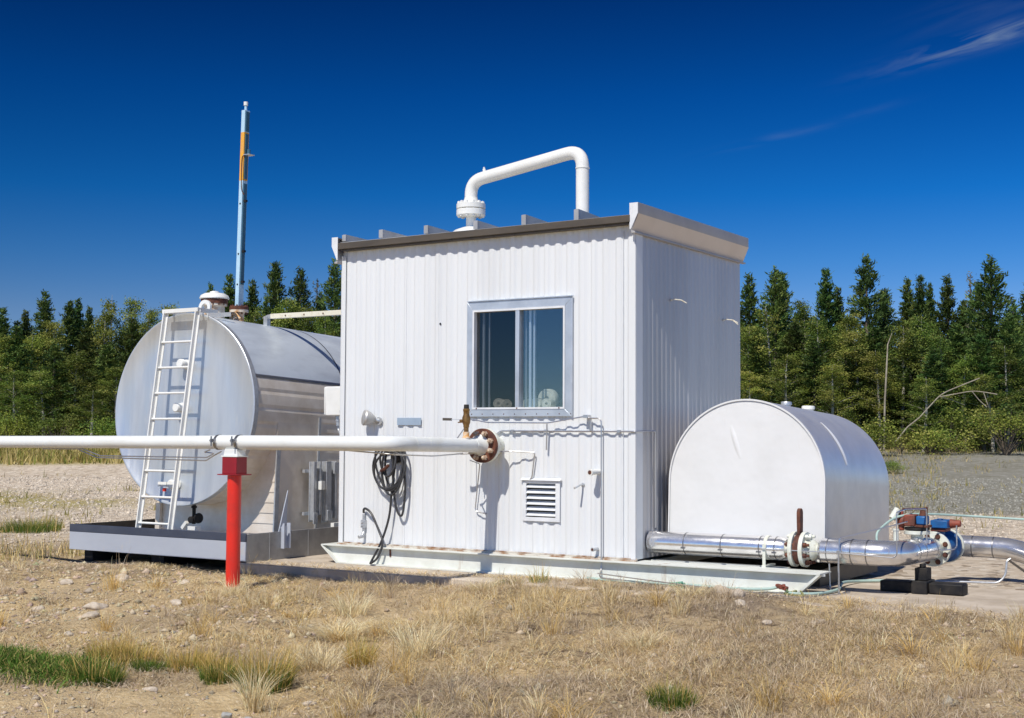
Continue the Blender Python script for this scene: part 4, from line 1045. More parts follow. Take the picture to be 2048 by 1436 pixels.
for k in range(8):
    a = 2*math.pi*(k+.5)/8; c = Vector((1.53,PY+.125*math.cos(a),PZ2+.125*math.sin(a)))
    q = MB(); q.cyl(c-Vector((.105,0,0)),c+Vector((.125,0,0)),.013,seg=8); q.cyl(c-Vector((.093,0,0)),c-Vector((.07,0,0)),.024,seg=6); q.cyl(c+Vector((.07,0,0)),c+Vector((.096,0,0)),.024,seg=6); q.build('bolt', m_flange if k in (0,1,2) else m_rust, fp)

# blue valve with flanges
vv = thing('blue_valve', 'blue valve body with gear box between two pale flanges on the clad pipe', 'valve', (2.42, 1.70, .2))
VZ = PZ2-.035
def vfl(y):
    q = MB(); q.lathe([(.09,0),(.162,.0),(.165,.004),(.165,.042),(.09,.046)], (2.42,y,VZ),(0,1,0),40); o = q.build('flange', m_flange, vv)
    for k in range(8):
        a = 2*math.pi*(k+.5)/8; c = Vector((2.42+.128*math.cos(a),y-.001,VZ+.128*math.sin(a))); e = Vector((0,1,0))
        q = MB(); q.lathe([(.026,0),(.024,.003)],c,-e,14); q.cyl(c-e*.028,c-e*.003,.019,seg=6); q.build('bolt', m_rust, o)
vfl(1.45); vfl(1.96)
q = MB(); q.lathe([(.10,0),(.155,.004),(.155,.05),(.125,.075),(.115,.22),(.125,.36),(.155,.39),(.155,.44),(.10,.445)], (2.42,1.505,VZ),(0,1,0),36); q.build('body', m_blue, vv)
q = MB(); q.cyl((2.42,1.72,VZ+.12),(2.42,1.72,VZ+.19),.05); q.box(2.36,2.52,1.60,1.84,VZ+.19,VZ+.265); q.cyl((2.44,1.66,VZ+.265),(2.44,1.66,VZ+.28),.03); q.build('gear_box', m_blue, vv, .012)
q = MB(); q.cyl((2.52,1.72,VZ+.23),(2.62,1.72,VZ+.235),.045,.03,seg=16); q.box(2.36,2.50,1.62,1.82,VZ+.155,VZ+.188); q.build('gear_shaft', m_redv, vv, .006)
# regulator on the Y-run
rg = thing('regulator', 'rusty red and blue regulator on a short riser above the clad pipe elbow', 'regulator', (2.40, 1.0, .54))
RZ = .53
q = MB(); q.cyl((2.40,1.0,RZ-.02),(2.40,1.0,RZ+.04),.055,seg=18); q.lathe([(.11,0),(.115,.004),(.115,.03),(.11,.034)],(2.40,1.0,RZ+.03),(0,0,1),28); q.build('flange', m_flange, rg)
q = MB(); q.lathe([(.112,0),(.112,.022)],(2.40,1.0,RZ+.072),(0,0,1),24); q.cyl((2.40,1.0,RZ+.06),(2.40,1.0,RZ+.09),.06); q.build('plate', m_black, rg)
q = MB(); q.box(2.30,2.40,.92,1.06,RZ+.105,RZ+.21); q.lathe([(.05,0),(.06,.03),(.04,.08)],(2.30,.98,RZ+.15),(-1,0,0),16); q.cyl((2.26,.98,RZ+.06),(2.26,.98,RZ+.24),.028,.022); q.build('casting', m_redv, rg, .01)
q = MB(); q.box(2.405,2.50,.94,1.06,RZ+.12,RZ+.20); q.build('cover', m_blue, rg, .012)
q = MB(); q.box(2.40,2.52,.93,1.07,RZ+.096,RZ+.118); q.cyl((2.46,1.0,RZ+.2),(2.46,1.0,RZ+.25),.04,.03); q.bar((2.27,.98,RZ+.255),(2.49,1.0,RZ+.265),.016,.022); q.cyl((2.49,1.0,RZ+.22),(2.49,1.0,RZ+.285),.010); q.build('linkage', m_rust, rg, .004)
q = MB(); q.cyl((2.285,.72,RZ-.03),(2.285,.72,RZ+.075),.024); q.cyl((2.285,.72,RZ+.075),(2.285,.72,RZ+.09),.03); q.cyl((2.20,.90,RZ+.17),(2.24,.94,RZ+.26),.035,.03); q.build('vent_stub', m_flange, rg)
# right-hand clad pipe
rpz = VZ-.02
rr2 = thing('clad_pipe', 'shiny clad pipe beyond the blue valve that bends down at the right edge', 'pipe', (2.8, 2.26, .06))
q = MB(); q.tube([(2.42,2.005,VZ),(2.42,2.06,VZ)],.10,24); q.tube([(2.42,2.04,VZ),(2.42,2.26,rpz),(2.62,2.26,rpz)],.106,28,.17,6); q.build('elbow_cladding', m_silver, rr2, smooth=20)
q = MB(); q.tube([(2.58,2.26,rpz),(2.98,2.26,rpz),(3.32,2.12,rpz-.10),(3.60,1.98,rpz-.48)], .104, 28, .20, 8); q.build('cladding', m_silver, rr2, smooth=20)
for x in (2.60,2.80):
    q = MB(); q.lathe([(.1045,0),(.1068,.001),(.1068,.012),(.1045,.013)], (x,2.26,rpz),(1,0,0),28,caps=False); q.build('band', m_band, rr2)

# black beam and post under the elbow
bb = thing('support_beam', 'black beam lying on the slab with a post propping the clad pipe', 'pipe support', (2.54, .70, .06))
q = MB(); q.box(2.165,2.46,.61,.80,.062,.160); q.box(2.60,2.90,.61,.80,.062,.160); q.build('beam', m_black, bb, .012)
q = MB(); q.box(2.4605,2.5995,.56,.84,.0615,.175); q.box(2.475,2.585,.63,.78,.1755,.285); q.box(2.51,2.55,.66,.74,.2855,.320); q.build('post', m_black, bb, .006)

# ------------------------------------------------------------------ instrument tubing, hoses and odd ends
tb = MB()
tb.tube([(1.20,.17,.425),(1.94,.15,.425),(2.43,.16,.405),(2.455,.16,.43),(2.455,.16,.80),(2.44,.5,.81)],.0055,8,.03)
tb.tube([(1.94,.145,.44),(1.94,.145,.065)],.0085,8); tb.tube([(1.94,.16,.43),(1.94,.17,.555),(1.97,.20,.562),(2.32,.45,.66),(2.44,.55,.70)],.006,8,.03)
tb.box(1.925,1.955,.135,.17,.415,.445)
o = tb.build('instrument_tubing', m_steel); tag(o, 'thin steel instrument tubing with upright legs around the clad pipe elbow', 'tubing')
tb = MB(); tb.tube([(2.62,1.55,.62),(2.62,1.55,.42),(2.62,1.45,.40),(2.45,1.36,.385)],.007,8,.02)
o = tb.build('sensing_tube', m_steel); tag(o, 'short bent steel tube hanging from the valve gear shaft to the flange', 'tube')
tb = MB(); tb.tube([(2.44,.5,.81),(2.50,.9,.80),(2.50,.95,.79),(2.50,.95,.50)],.007,8,.02); tb.box(2.48,2.53,.93,.97,.485,.515)
o = tb.build('sensing_tube', m_steel); tag(o, 'steel tube dropping upright in front of the red and blue regulator', 'tube')
tb = MB(); tb.tube([(1.83,.22,.32),(1.835,.22,.11),(1.86,.18,.075),(1.89,.16,.072)],.007,8,.02)
o = tb.build('drain_tube', m_steel); tag(o, 'short upright drain tube under the clad pipe beside the flange pair', 'tube')
hp = smoothpath([(-.45,-.13,.085),(.16,-.16,.082),(.60,-.17,.090),(1.05,-.17,.085),(1.38,-.16,.10),(1.52,-.15,.13),(1.58,-.17,.09),(1.66,-.20,.082),(1.80,-.10,.08),(1.86,.10,.08),(1.87,.35,.085),(1.78,.75,.10),(1.80,1.15,.08),(1.95,1.32,.08),(2.05,1.38,.08)],8)
tb = MB(); tb.tube(hp,.014,10); o = tb.build('pale_hose', m_palehose); tag(o, 'pale green hose lying along the skid foot and curling across the slab', 'hose')
tb = MB(); tb.tube(smoothpath([(2.16,.55,.52),(2.16,.60,.60),(2.22,.85,.70),(2.32,1.0,.735),(2.45,1.25,.735),(2.70,1.6,.71),(3.1,1.75,.69),(3.9,1.9,.66)],8),.011,8)
o = tb.build('pale_hose', m_palehose); tag(o, 'pale hose arching over the clad pipe behind the regulator and off to the right', 'hose')
tb = MB(); tb.tube(smoothpath([(-.32,-.16,.14),(.4,-.22,.105),(1.1,-.30,.085),(1.55,-.36,.075),(1.80,-.34,.072),(1.94,.02,.07),(1.99,.30,.07)],8),.006,6)
o = tb.build('ground_cable', m_steel); tag(o, 'thin cable sagging along the slab in front of the skid', 'cable')
tb = MB(); tb.tube(smoothpath([(1.56,-.16,.12),(1.60,-.19,.09),(1.66,-.16,.10),(1.61,-.14,.075),(1.57,-.20,.08),(1.64,-.24,.075),(1.75,-.25,.075),(1.70,-.16,.10)],6),.010,8)
o = tb.build('tangled_cord', mat('olive_cord',(.10,.16,.08),.6,col2=(.30,.26,.08),nscale=14)); tag(o, 'tangle of olive cord at the skid tip, beside the red clamp', 'cord')
tb = MB(); tb.bar((1.47,-.14,.135),(1.58,-.17,.115),.045,.035); tb.bar((1.50,-.13,.115),(1.56,-.19,.145),.03,.03); o = tb.build('red_clamp', m_redv, bev=.006); tag(o, 'faded red clamp lying at the tip of the skid', 'clamp')
tb = MB(); tb.box(.44,.60,-.185,-.155,.070,.105); tb.bar((.52,-.175,.10),(.58,-.20,.112),.03,.022); tb.bar((.60,-.19,.11),(.606,-.30,-.02),.024,.006,(1,0,0)); tb.bar((.600,-.19,.10),(.585,-.25,.035),.014,.006,(1,0,0))
o = tb.build('green_strap', m_green, bev=.003); tag(o, 'bright green strap tied round the hose at the skid foot, one end hanging', 'strap')
tb = MB(); tb.tube([(2.10,1.52,.075),(2.60,1.7,.075),(2.93,1.85,.070),(2.99,1.88,.14),(3.0,1.9,.28),(3.03,1.92,.30)],.010,8,.06)
o = tb.build('ground_conduit', m_galv); tag(o, 'thin bent conduit rising from the gravel at the far right', 'conduit')
tb = MB(); tb.bar((3.02,1.9,.285),(3.20,1.9,.16),.020,.020); tb.box(3.17,3.24,1.88,1.92,.02,.16); o = tb.build('pipe_brace', m_fascia); tag(o, 'short dark slanting brace under the right clad pipe', 'brace')
# ------------------------------------------------------------------ rocks
def rock(x, y, sx, sy, sz, seed, label, m=None, yaw=0):
    bm = bmesh.new(); bmesh.ops.create_icosphere(bm, subdivisions=3, radius=1.0)
    r = random.Random(seed); ns = [Vector((r.uniform(-1,1),r.uniform(-1,1),r.uniform(-1,1))).normalized() for _ in range(9)]
    ks = [r.uniform(.55,.9) for _ in ns]
    for v in bm.verts:
        p = v.co.copy()
        for n_, k in zip(ns, ks):
            d = p.dot(n_)
            if d > k: p -= n_*(d-k)*.85
        q = .05*math.sin(7*p.x+seed)+.04*math.sin(9*p.y+seed*2)
        v.co = p*(1+q)
    c, s_ = math.cos(yaw), math.sin(yaw)
    for v in bm.verts:
        a = (v.co.x*sx, v.co.y*sy, v.co.z*sz); v.co = (a[0]*c-a[1]*s_, a[0]*s_+a[1]*c, a[2]+sz*.35)
    me = bpy.data.meshes.new('rock'); bm.to_mesh(me); bm.free()
    me.polygons.foreach_set('use_smooth', [True]*len(me.polygons)); me.materials.append(m or m_rock)
    o = bpy.data.objects.new('rock', me); COL.objects.link(o); o.location = (x, y, gz(x, y))
    return tag(o, label, 'rock', 'pale rocks lying in the dry grass')
ROCKS = [
 (.643,-.60,.075,.06,.05,1,'rounded pale rock beside the hanging green strap'),
 (1.10,-.48,.125,.08,.05,2,'largest flat pale rock in the dry grass below the skid tip'),
 (1.312,-.62,.075,.06,.05,3,'pale rock touching the right side of the largest flat rock'),
 (1.50,-1.05,.07,.05,.03,4,'flat pale rock a step nearer than the large rock pair'),
 (.448,-.83,.07,.06,.035,5,'low pale rock left of the green strap rock'),
 (.381,-1.05,.04,.03,.02,6,'small flat rock in the grass nearer than the green strap'),
 (.185,-5.67,.042,.036,.040,7,'grey angular stone at the foot of the straw-topped grass clump in front'),
 (.345,-5.66,.035,.03,.02,8,'small tan stone right beside the grey angular stone'),
 (-4.857,-1.95,.16,.085,.05,9,'long tilted pale rock in bare soil left of the red post'),
 (-5.10,-2.45,.075,.06,.04,10,'round pale stone left of the long tilted rock'),
 (-3.41,-3.60,.10,.07,.045,11,'tan rock on stony soil above the green grass bank'),
 (-4.35,-3.40,.09,.06,.04,12,'flat rock at the left edge of the stony slope'),
 (-3.80,-3.2,.12,.07,.05,13,'broad tan rock bedded in the stony slope'),
 (-4.30,-1.62,.10,.06,.04,14,'pale rock in the dirt by the tray front, left of the red post'),
 (.46,-5.25,.045,.03,.018,15,'small pale stone in bare soil right of the straw-topped clump'),
 (-2.9,-4.25,.055,.04,.03,16,'small pale stone just above the green grass bank'),
 (-.80,-5.35,.06,.04,.022,17,'flat pale stone on the sandy track between two grass clumps'),
 (1.95,-1.6,.05,.04,.025,18,'small stone alone in the weeds right of the flat pale rock'),
 (-3.3,-2.7,.10,.06,.04,19,'tan rock on the slope between stony soil and straw'),
 (2.30,-1.35,.09,.05,.03,20,'pale flat rock sunk in grass near the slab edge at right'),
]
for x, y, sx, sy, sz, sd_, lb in ROCKS:
    rock(x, y, sx, sy, sz, sd_, lb, m_rockg if 'grey' in lb else None, sd_*1.3)

# ------------------------------------------------------------------ scattered pebbles, straw and grass
def to_xy(d, l): return CAM[0]+d*FX+l*RX, CAM[1]+d*FY+l*RY
def scatter(n, d0, d1, tmax, seed):
    g_ = np.random.default_rng(seed)
    d = np.sqrt(g_.uniform(d0*d0, d1*d1, n)); t = g_.uniform(-tmax, tmax, n)
    x, y = to_xy(d, d*t); return x, y, d, d*t, g_
def free(x, y, m_=0.03):
    return (y < pad_edge(x)-m_) | (x < PAD[0]-.1)
def calm(x, y, d, l):                # little standing growth right by the slab and among the green clumps
    e = pad_edge(x)
    return np.where((x > -1.2) & (y > e-.45), .12, 1.0)*np.where((d > 8.4) & (d < 10.4) & (l/d > -.42) & (l/d < -.17), .25, 1.0)
def not_tray(x, y): return ~((x > -7.1) & (x < -4.3) & (y > -.66))
def mat_attr(name, transl=0.0, rough=.8, vary=0.0):
    M = mat(name, (.5,.4,.2), rough, attr='tint', transl=transl, spec=.2)
    if vary:                             # each tree a little lighter or darker, yellower or greener
        t = M.node_tree; at = [n for n in t.nodes if n.type == 'ATTRIBUTE'][0]
        oi = t.nodes.new('ShaderNodeObjectInfo'); hs = t.nodes.new('ShaderNodeHueSaturation')
        r1 = t.nodes.new('ShaderNodeMapRange'); r1.inputs['To Min'].default_value = 1-vary; r1.inputs['To Max'].default_value = 1+vary
        r2 = t.nodes.new('ShaderNodeMapRange'); r2.inputs['To Min'].default_value = .482; r2.inputs['To Max'].default_value = .520
        ml = t.nodes.new('ShaderNodeMath'); ml.operation = 'MULTIPLY'; ml.inputs[1].default_value = 7.31
        fr = t.nodes.new('ShaderNodeMath'); fr.operation = 'FRACT'
        t.links.new(oi.outputs['Random'], r1.inputs['Value']); t.links.new(oi.outputs['Random'], ml.inputs[0]); t.links.new(ml.outputs[0], fr.inputs[0]); t.links.new(fr.outputs[0], r2.inputs['Value'])
        t.links.new(at.outputs['Color'], hs.inputs['Color']); t.links.new(r1.outputs[0], hs.inputs['Value']); t.links.new(r2.outputs[0], hs.inputs['Hue'])
        for lk in list(t.links):
            if lk.from_node == at and lk.to_node != hs: t.links.new(hs.outputs[0], lk.to_socket)
    return M
m_straw = mat_attr('dry_grass_blades', .15)
m_leafg = mat_attr('green_grass_blades', .25, .6)
# pebbles
x, y, d, l, g_ = scatter(26000, 6.0, 16.0, .52, 3)
keep = free(x, y) & not_tray(x, y)
dens = np.where((-l/d > .12) | (fbm(x*.9, y*.9, 3, 55) > .54), 1.0, .28)
keep &= g_.random(len(x)) < dens*(.35+.65*sstep(fbm(x*2.2, y*2.2, 3, 91), .4, .6))
x, y, d, l = x[keep], y[keep], d[keep], l[keep]; n = len(x)
oc = np.array([[1,0,0],[.3,.95,0],[-.8,.6,0],[-.8,-.6,0],[.3,-.95,0],[.1,0,1],[0,0,-1]], float)
of = np.array([[0,1,5],[1,2,5],[2,3,5],[3,4,5],[4,0,5],[1,0,6],[2,1,6],[3,2,6],[4,3,6],[0,4,6]])
sz = np.exp(g_.normal(math.log(.011), .55, n)); sz = np.clip(sz*np.where((-l/d > .15) & (d > 10), 1.5, 1.0), .005, .065)
yaw = g_.uniform(0, 6.28, n); V = oc[None]*(1+g_.normal(0, .16, (n,7,3)))
V = V*sz[:,None,None]*np.stack([np.ones(n), g_.uniform(.6,1,n), g_.uniform(.35,.7,n)], -1)[:,None,:]
cx_ = V[...,0]*np.cos(yaw)[:,None]-V[...,1]*np.sin(yaw)[:,None]; cy_ = V[...,0]*np.sin(yaw)[:,None]+V[...,1]*np.cos(yaw)[:,None]
zz = ground_z(x, y)
V = np.stack([cx_+x[:,None], cy_+y[:,None], V[...,2]+zz[:,None]+sz[:,None]*.12], -1).reshape(-1,3)
Fp = (of[None]+7*np.arange(n)[:,None,None]).reshape(-1)
pc = np.array([.50,.41,.29])*g_.uniform(.6,1.25,(n,1))*np.array([1,1,1])+g_.normal(0,.02,(n,3))
o = np_mesh('pebbles', V, Fp, 3, mat('pebble_stone', (.5,.4,.3), .85, attr='tint'), {'tint': np.repeat(np.clip(pc,.05,.7), 7, 0)}, smooth=False)
tag(o, 'small stones strewn over the dry soil', 'pebbles', kind='stuff')

x, y, d, l, g_ = scatter(42000, 16.5, 36.0, .46, 31)
keep = ((x < -7.4) | (x > 1.9) | (y > 6)) & (g_.random(len(x)) < .85) & ~((y < PAD[3]) & (x > PAD[0]))
x, y, d = x[keep], y[keep], d[keep]; n = len(x)
sz = np.clip(np.exp(g_.normal(math.log(.022), .4, n))*(d/24)**.5, .010, .055); yaw = g_.uniform(0, 6.28, n); V = oc[None]*(1+g_.normal(0, .16, (n,7,3)))
V = V*sz[:,None,None]*np.stack([np.ones(n), g_.uniform(.6,1,n), g_.uniform(.4,.8,n)], -1)[:,None,:]
cx_ = V[...,0]*np.cos(yaw)[:,None]-V[...,1]*np.sin(yaw)[:,None]; cy_ = V[...,0]*np.sin(yaw)[:,None]+V[...,1]*np.cos(yaw)[:,None]
V = np.stack([cx_+x[:,None], cy_+y[:,None], V[...,2]+ground_z(x, y)[:,None]], -1).reshape(-1,3)
gg = sstep(d, 24, 27)*sstep(dl(x, y)[1], 1.5, 4.5)
pc = np.array([.56,.48,.38])*g_.uniform(.6,1.3,(n,1))*(1-gg[:,None])+np.array([.30,.29,.245])*g_.uniform(.7,1.3,(n,1))*gg[:,None]
o = np_mesh('gravel_stones', V, (of[None]+7*np.arange(n)[:,None,None]).reshape(-1), 3, bpy.data.materials['pebble_stone'], {'tint': np.repeat(np.clip(pc,.05,.8), 7, 0)})
tag(o, 'loose gravel spread over the yard behind the tanks', 'gravel', kind='stuff')

def blade_mesh(P, yaw, h, wd, lean, segs, fac=None, droop=0.0):
    """P (n,3) roots; each blade is a bent tapering ribbon"""
    n = len(P); ts = np.linspace(0, 1, segs+1)
    dx, dy = np.cos(yaw), np.sin(yaw)
    fa = yaw+math.pi/2 if fac is None else fac
    sx, sy = np.cos(fa), np.sin(fa)
    V = np.zeros((n, segs+1, 2, 3))
    for i, t in enumerate(ts):
        out_ = h*lean*(t**1.6); up_ = h*(t*(1-.35*np.minimum(lean,1.2)*t) - droop*t*t*t)
        w_ = wd*(1-t)**.6*.5 if i < segs else wd*.06
        for s_, k in ((-1,0),(1,1)):
            V[:,i,k,0] = P[:,0]+dx*out_+sx*w_*s_; V[:,i,k,1] = P[:,1]+dy*out_+sy*w_*s_; V[:,i,k,2] = P[:,2]+up_
    base = np.arange(n)*(segs+1)*2
    q = []
    for i in range(segs):
        q.append(np.stack([base+2*i, base+2*i+1, base+2*i+3, base+2*i+2], -1))
    return V.reshape(-1,3), np.stack(q, 1).reshape(-1), (segs+1)*2
def pal(n, g_, cols, p=None, jit=.18):
    c_ = np.array(cols)[g_.choice(len(cols), n, p=p)]
    return np.clip(c_*g_.uniform(1-jit, 1+jit, (n,1)), .01, .9)
STRAW = [(.80,.61,.28),(.84,.69,.40),(.70,.51,.22),(.56,.39,.18),(.86,.74,.48)]
BROWN = [(.52,.38,.22),(.62,.49,.32),(.30,.21,.12),(.74,.62,.45),(.52,.42,.30)]
def bare(d, l):                      # sandy ground with little growth
    q = -l/d
    return np.clip(sstep(q, .12, .20)*(1-sstep(d, 8.7, 9.4)) + sstep(q, .17, .25)*np.exp(-((d-12.4)/1.5)**2)*.70, 0, 1)
# flat litter
x, y, d, l, g_ = scatter(190000, 6.0, 15.5, .54, 5)
keep = free(x, y, -.06) & not_tray(x, y)
dn_ = .18+.82*sstep(fbm(x*1.1, y*1.1, 4, 201), .34, .60)
dn_ *= (1-.90*bare(d, l))
keep &= g_.random(len(x)) < dn_
x, y, d, l = x[keep], y[keep], d[keep], l[keep]; n = len(x)
P = np.stack([x, y, ground_z(x, y)+.004], -1)
patch = sstep(fbm(x*.65+2, y*.65, 3, 611), .42, .56)[:,None]
right_ = sstep(l/d, -.08, .18)
cc = np.where((g_.random(n) < .35+.35*right_)[:,None], pal(n, g_, BROWN, jit=.3), pal(n, g_, STRAW, jit=.25))
cc = cc*(1-patch*.65)+patch*.65*pal(n, g_, [(.42,.335,.26),(.54,.45,.36),(.27,.205,.15)], jit=.3)
V, Fq, per = blade_mesh(P, g_.uniform(0,6.28,n), g_.uniform(.04,.17,n)*g_.uniform(.5,1,n), g_.uniform(.0022,.0048,n), g_.uniform(1.2,3.0,n), 2, droop=.45)
o = np_mesh('straw_litter', V, Fq, 4, m_straw, {'tint': np.repeat(cc, per, 0)})
tag(o, 'flattened dry straw matted over the soil in front', 'dry straw', kind='stuff')
g_ = np.random.default_rng(58); n = 2600
x = g_.uniform(-4.3, 4.6, n); y = pad_edge(x)+np.abs(g_.normal(0, .16, n)); keep = (y < .9) & ~((x > -3.8) & (x < 1.85) & (y > -.13)) & ~((x < -4.3))
x, y = x[keep], y[keep]; n = len(x); P = np.stack([x, y, np.full(n, .062)], -1)
V, Fq, per = blade_mesh(P, g_.uniform(0,6.28,n), g_.uniform(.02,.09,n), g_.uniform(.003,.007,n), g_.uniform(1.5,3,n), 2, droop=.5)
o = np_mesh('straw_litter', V, Fq, 4, m_straw, {'tint': np.repeat(pal(n, g_, STRAW+BROWN), per, 0)})
tag(o, 'bits of straw blown onto the edge of the concrete slab', 'dry straw', kind='stuff')
# standing dry grass, in clumps
x, y, d, l, g_ = scatter(5200, 6.0, 15.0, .54, 6)
keep = free(x, y, .05) & not_tray(x, y) & (g_.random(len(x)) < calm(x, y, d, l)*(.08+.92*sstep(fbm(x*.7+9, y*.7, 3, 301), .38, .62))*(1-.93*bare(d, l)))
x, y, d, l = x[keep], y[keep], d[keep], l[keep]; nc = len(x)
rt = sstep(l/d, -.05, .16)
hs = (.06+.26*g_.random(nc)**2.6)*(1-.30*rt); nb = (10+26*g_.random(nc)**1.5).astype(int)
ci = np.repeat(np.arange(nc), nb); n = len(ci)
rad_ = np.abs(g_.normal(0, .045, n)); an = g_.uniform(0, 6.28, n)
px_, py_ = x[ci]+rad_*np.cos(an), y[ci]+rad_*np.sin(an)
P = np.stack([px_, py_, ground_z(px_, py_)-.005], -1)
brn = (g_.random(nc) < .25+.55*rt)[ci]
cc = np.where(brn[:,None], pal(n, g_, BROWN, jit=.25), pal(n, g_, STRAW))*g_.uniform(.72,1.08,(nc,1))[ci]
V, Fq, per = blade_mesh(P, an+g_.normal(0,.6,n), hs[ci]*g_.uniform(.45,1.15,n), g_.uniform(.0022,.0046,n), np.abs(g_.normal(.45,.38,n)), 3, g_.uniform(0,3.14,n), droop=.12)
o = np_mesh('dry_grass', V, Fq, 4, m_straw, {'tint': np.repeat(cc, per, 0)})
tag(o, 'dry yellow grass standing in loose patches before the slab', 'dry grass', kind='stuff')
x, y, d, l, g_ = scatter(520, 6.2, 13.5, .54, 66)
keep = free(x, y, .05) & not_tray(x, y) & (g_.random(len(x)) < calm(x, y, d, l)*(.30+.70*sstep(fbm(x*.8+5, y*.8, 3, 341), .40, .56))*(1-.9*bare(d, l)))
x, y, d, l = x[keep], y[keep], d[keep], l[keep]; nc = len(x)
ci = np.repeat(np.arange(nc), (30+90*g_.random(nc)**1.6).astype(int)); n = len(ci)
hs = .12+.20*g_.random(nc); sp_ = (.35+1.0*g_.random(nc)**1.5)[ci]
rad_ = np.abs(g_.normal(0, .05, n)); an = g_.uniform(0, 6.28, n); px_, py_ = x[ci]+rad_*np.cos(an), y[ci]+rad_*np.sin(an)
P = np.stack([px_, py_, ground_z(px_, py_)-.005], -1)
tone = g_.random(nc)
cc = np.where((tone < .55)[ci][:,None], pal(n, g_, STRAW), np.where((tone < .8)[ci][:,None], pal(n, g_, [(.70,.46,.15),(.76,.55,.22),(.58,.40,.14)]), pal(n, g_, BROWN)))*g_.uniform(.8,1.08,(nc,1))[ci]
V, Fq, per = blade_mesh(P, an+g_.normal(0,.5,n), hs[ci]*g_.uniform(.4,1.2,n), g_.uniform(.0022,.0046,n), np.abs(g_.normal(1,.4,n))*sp_, 4, g_.uniform(0,3.14,n), droop=.16)
o = np_mesh('dry_grass', V, Fq, 4, m_straw, {'tint': np.repeat(np.clip(cc,.02,.9), per, 0)})
tag(o, 'long wispy straw clumps spread over the ground before the shed', 'dry grass', kind='stuff')
# fine branching weeds, mostly to the right
x, y, d, l, g_ = scatter(9000, 6.2, 13.5, .54, 8)
keep = free(x, y, .10) & not_tray(x, y) & (g_.random(len(x)) < (.3+.7*calm(x, y, d, l))*sstep(l/d, -.12, .12)*sstep(fbm(x*.9+3, y*.9, 3, 401), .36, .58))
x, y = x[keep], y[keep]; nc = len(x)
ci = np.repeat(np.arange(nc), 14); n = len(ci)
an = g_.uniform(0,6.28,n); hh = (.05+.11*g_.random(nc)**1.5)[ci]
t0 = g_.random(n)*.75
px_, py_ = x[ci]+g_.normal(0,.02,n)*t0*2, y[ci]+g_.normal(0,.02,n)*t0*2
P = np.stack([px_, py_, ground_z(px_, py_)+hh*t0*.9], -1)
V, Fq, per = blade_mesh(P, an, hh*g_.uniform(.3,.7,n), g_.uniform(.0025,.0045,n), np.abs(g_.normal(.7,.4,n)), 2, g_.uniform(0,3.14,n))
o = np_mesh('dry_weeds', V, Fq, 4, m_straw, {'tint': np.repeat(pal(n, g_, BROWN+[(.40,.33,.16)]), per, 0)})
tag(o, 'fine brown branching weeds over the ground at the right', 'weeds', kind='stuff')
# far meadow strip at the left, under the wood
x, y, d, l, g_ = scatter(60000, 39.0, 60.0, .55, 12)
keep = (l < 6+g_.normal(0,1.5,len(x))) & (d > 41+(fbm(x*.25,y*.25,3,77)-.5)*-4) | ((d > 50.5) & (g_.random(len(x)) < .5))
x, y = x[keep], y[keep]; n = len(x)
P = np.stack([x, y, ground_z(x, y)-.02], -1)
V, Fq, per = blade_mesh(P, g_.uniform(0,6.28,n), g_.uniform(.18,.5,n), g_.uniform(.03,.055,n), np.abs(g_.normal(.4,.3,n)), 2, g_.uniform(0,3.14,n))
o = np_mesh('meadow_grass', V, Fq, 4, m_straw, {'tint': np.repeat(pal(n, g_, [(.30,.27,.07),(.42,.33,.12),(.20,.22,.05),(.50,.40,.17)]), per, 0)})
tag(o, 'yellow-green meadow grass along the foot of the wood', 'meadow', kind='stuff')
x, y, d, l, g_ = scatter(9000, 20.0, 50.0, .5, 13)
keep = ((l > 2) & ((g_.random(len(x)) < .10) | (d > 46.5+2.5*(fbm(x*.5, y*.5, 3, 5)-.5)) | ((l/d < .32) & (d > 26) & (g_.random(len(x)) < .75)))) | ((l < -4) & (d < 40) & (g_.random(len(x)) < .22*sstep(fbm(x*.5, y*.5, 3, 15), .5, .6)))
keep &= ~((y < PAD[3]) & (x > PAD[0]))
x, y = x[keep], y[keep]; n = len(x); x = np.repeat(x,6)+g_.normal(0,.09,n*6); y = np.repeat(y,6)+g_.normal(0,.09,n*6); n *= 6
P = np.stack([x, y, ground_z(x, y)-.01], -1)
V, Fq, per = blade_mesh(P, g_.uniform(0,6.28,n), g_.uniform(.05,.32,n)*g_.uniform(.4,1,n), g_.uniform(.014,.026,n), np.abs(g_.normal(.5,.4,n)), 2, g_.uniform(0,3.14,n))
o = np_mesh('verge_weeds', V, Fq, 4, m_straw, {'tint': np.repeat(pal(n, g_, [(.34,.30,.10),(.46,.37,.17),(.24,.23,.07),(.40,.31,.16)]), per, 0)})
tag(o, 'sparse weeds on the gravel and along the ragged verge of the wood', 'weeds', kind='stuff')
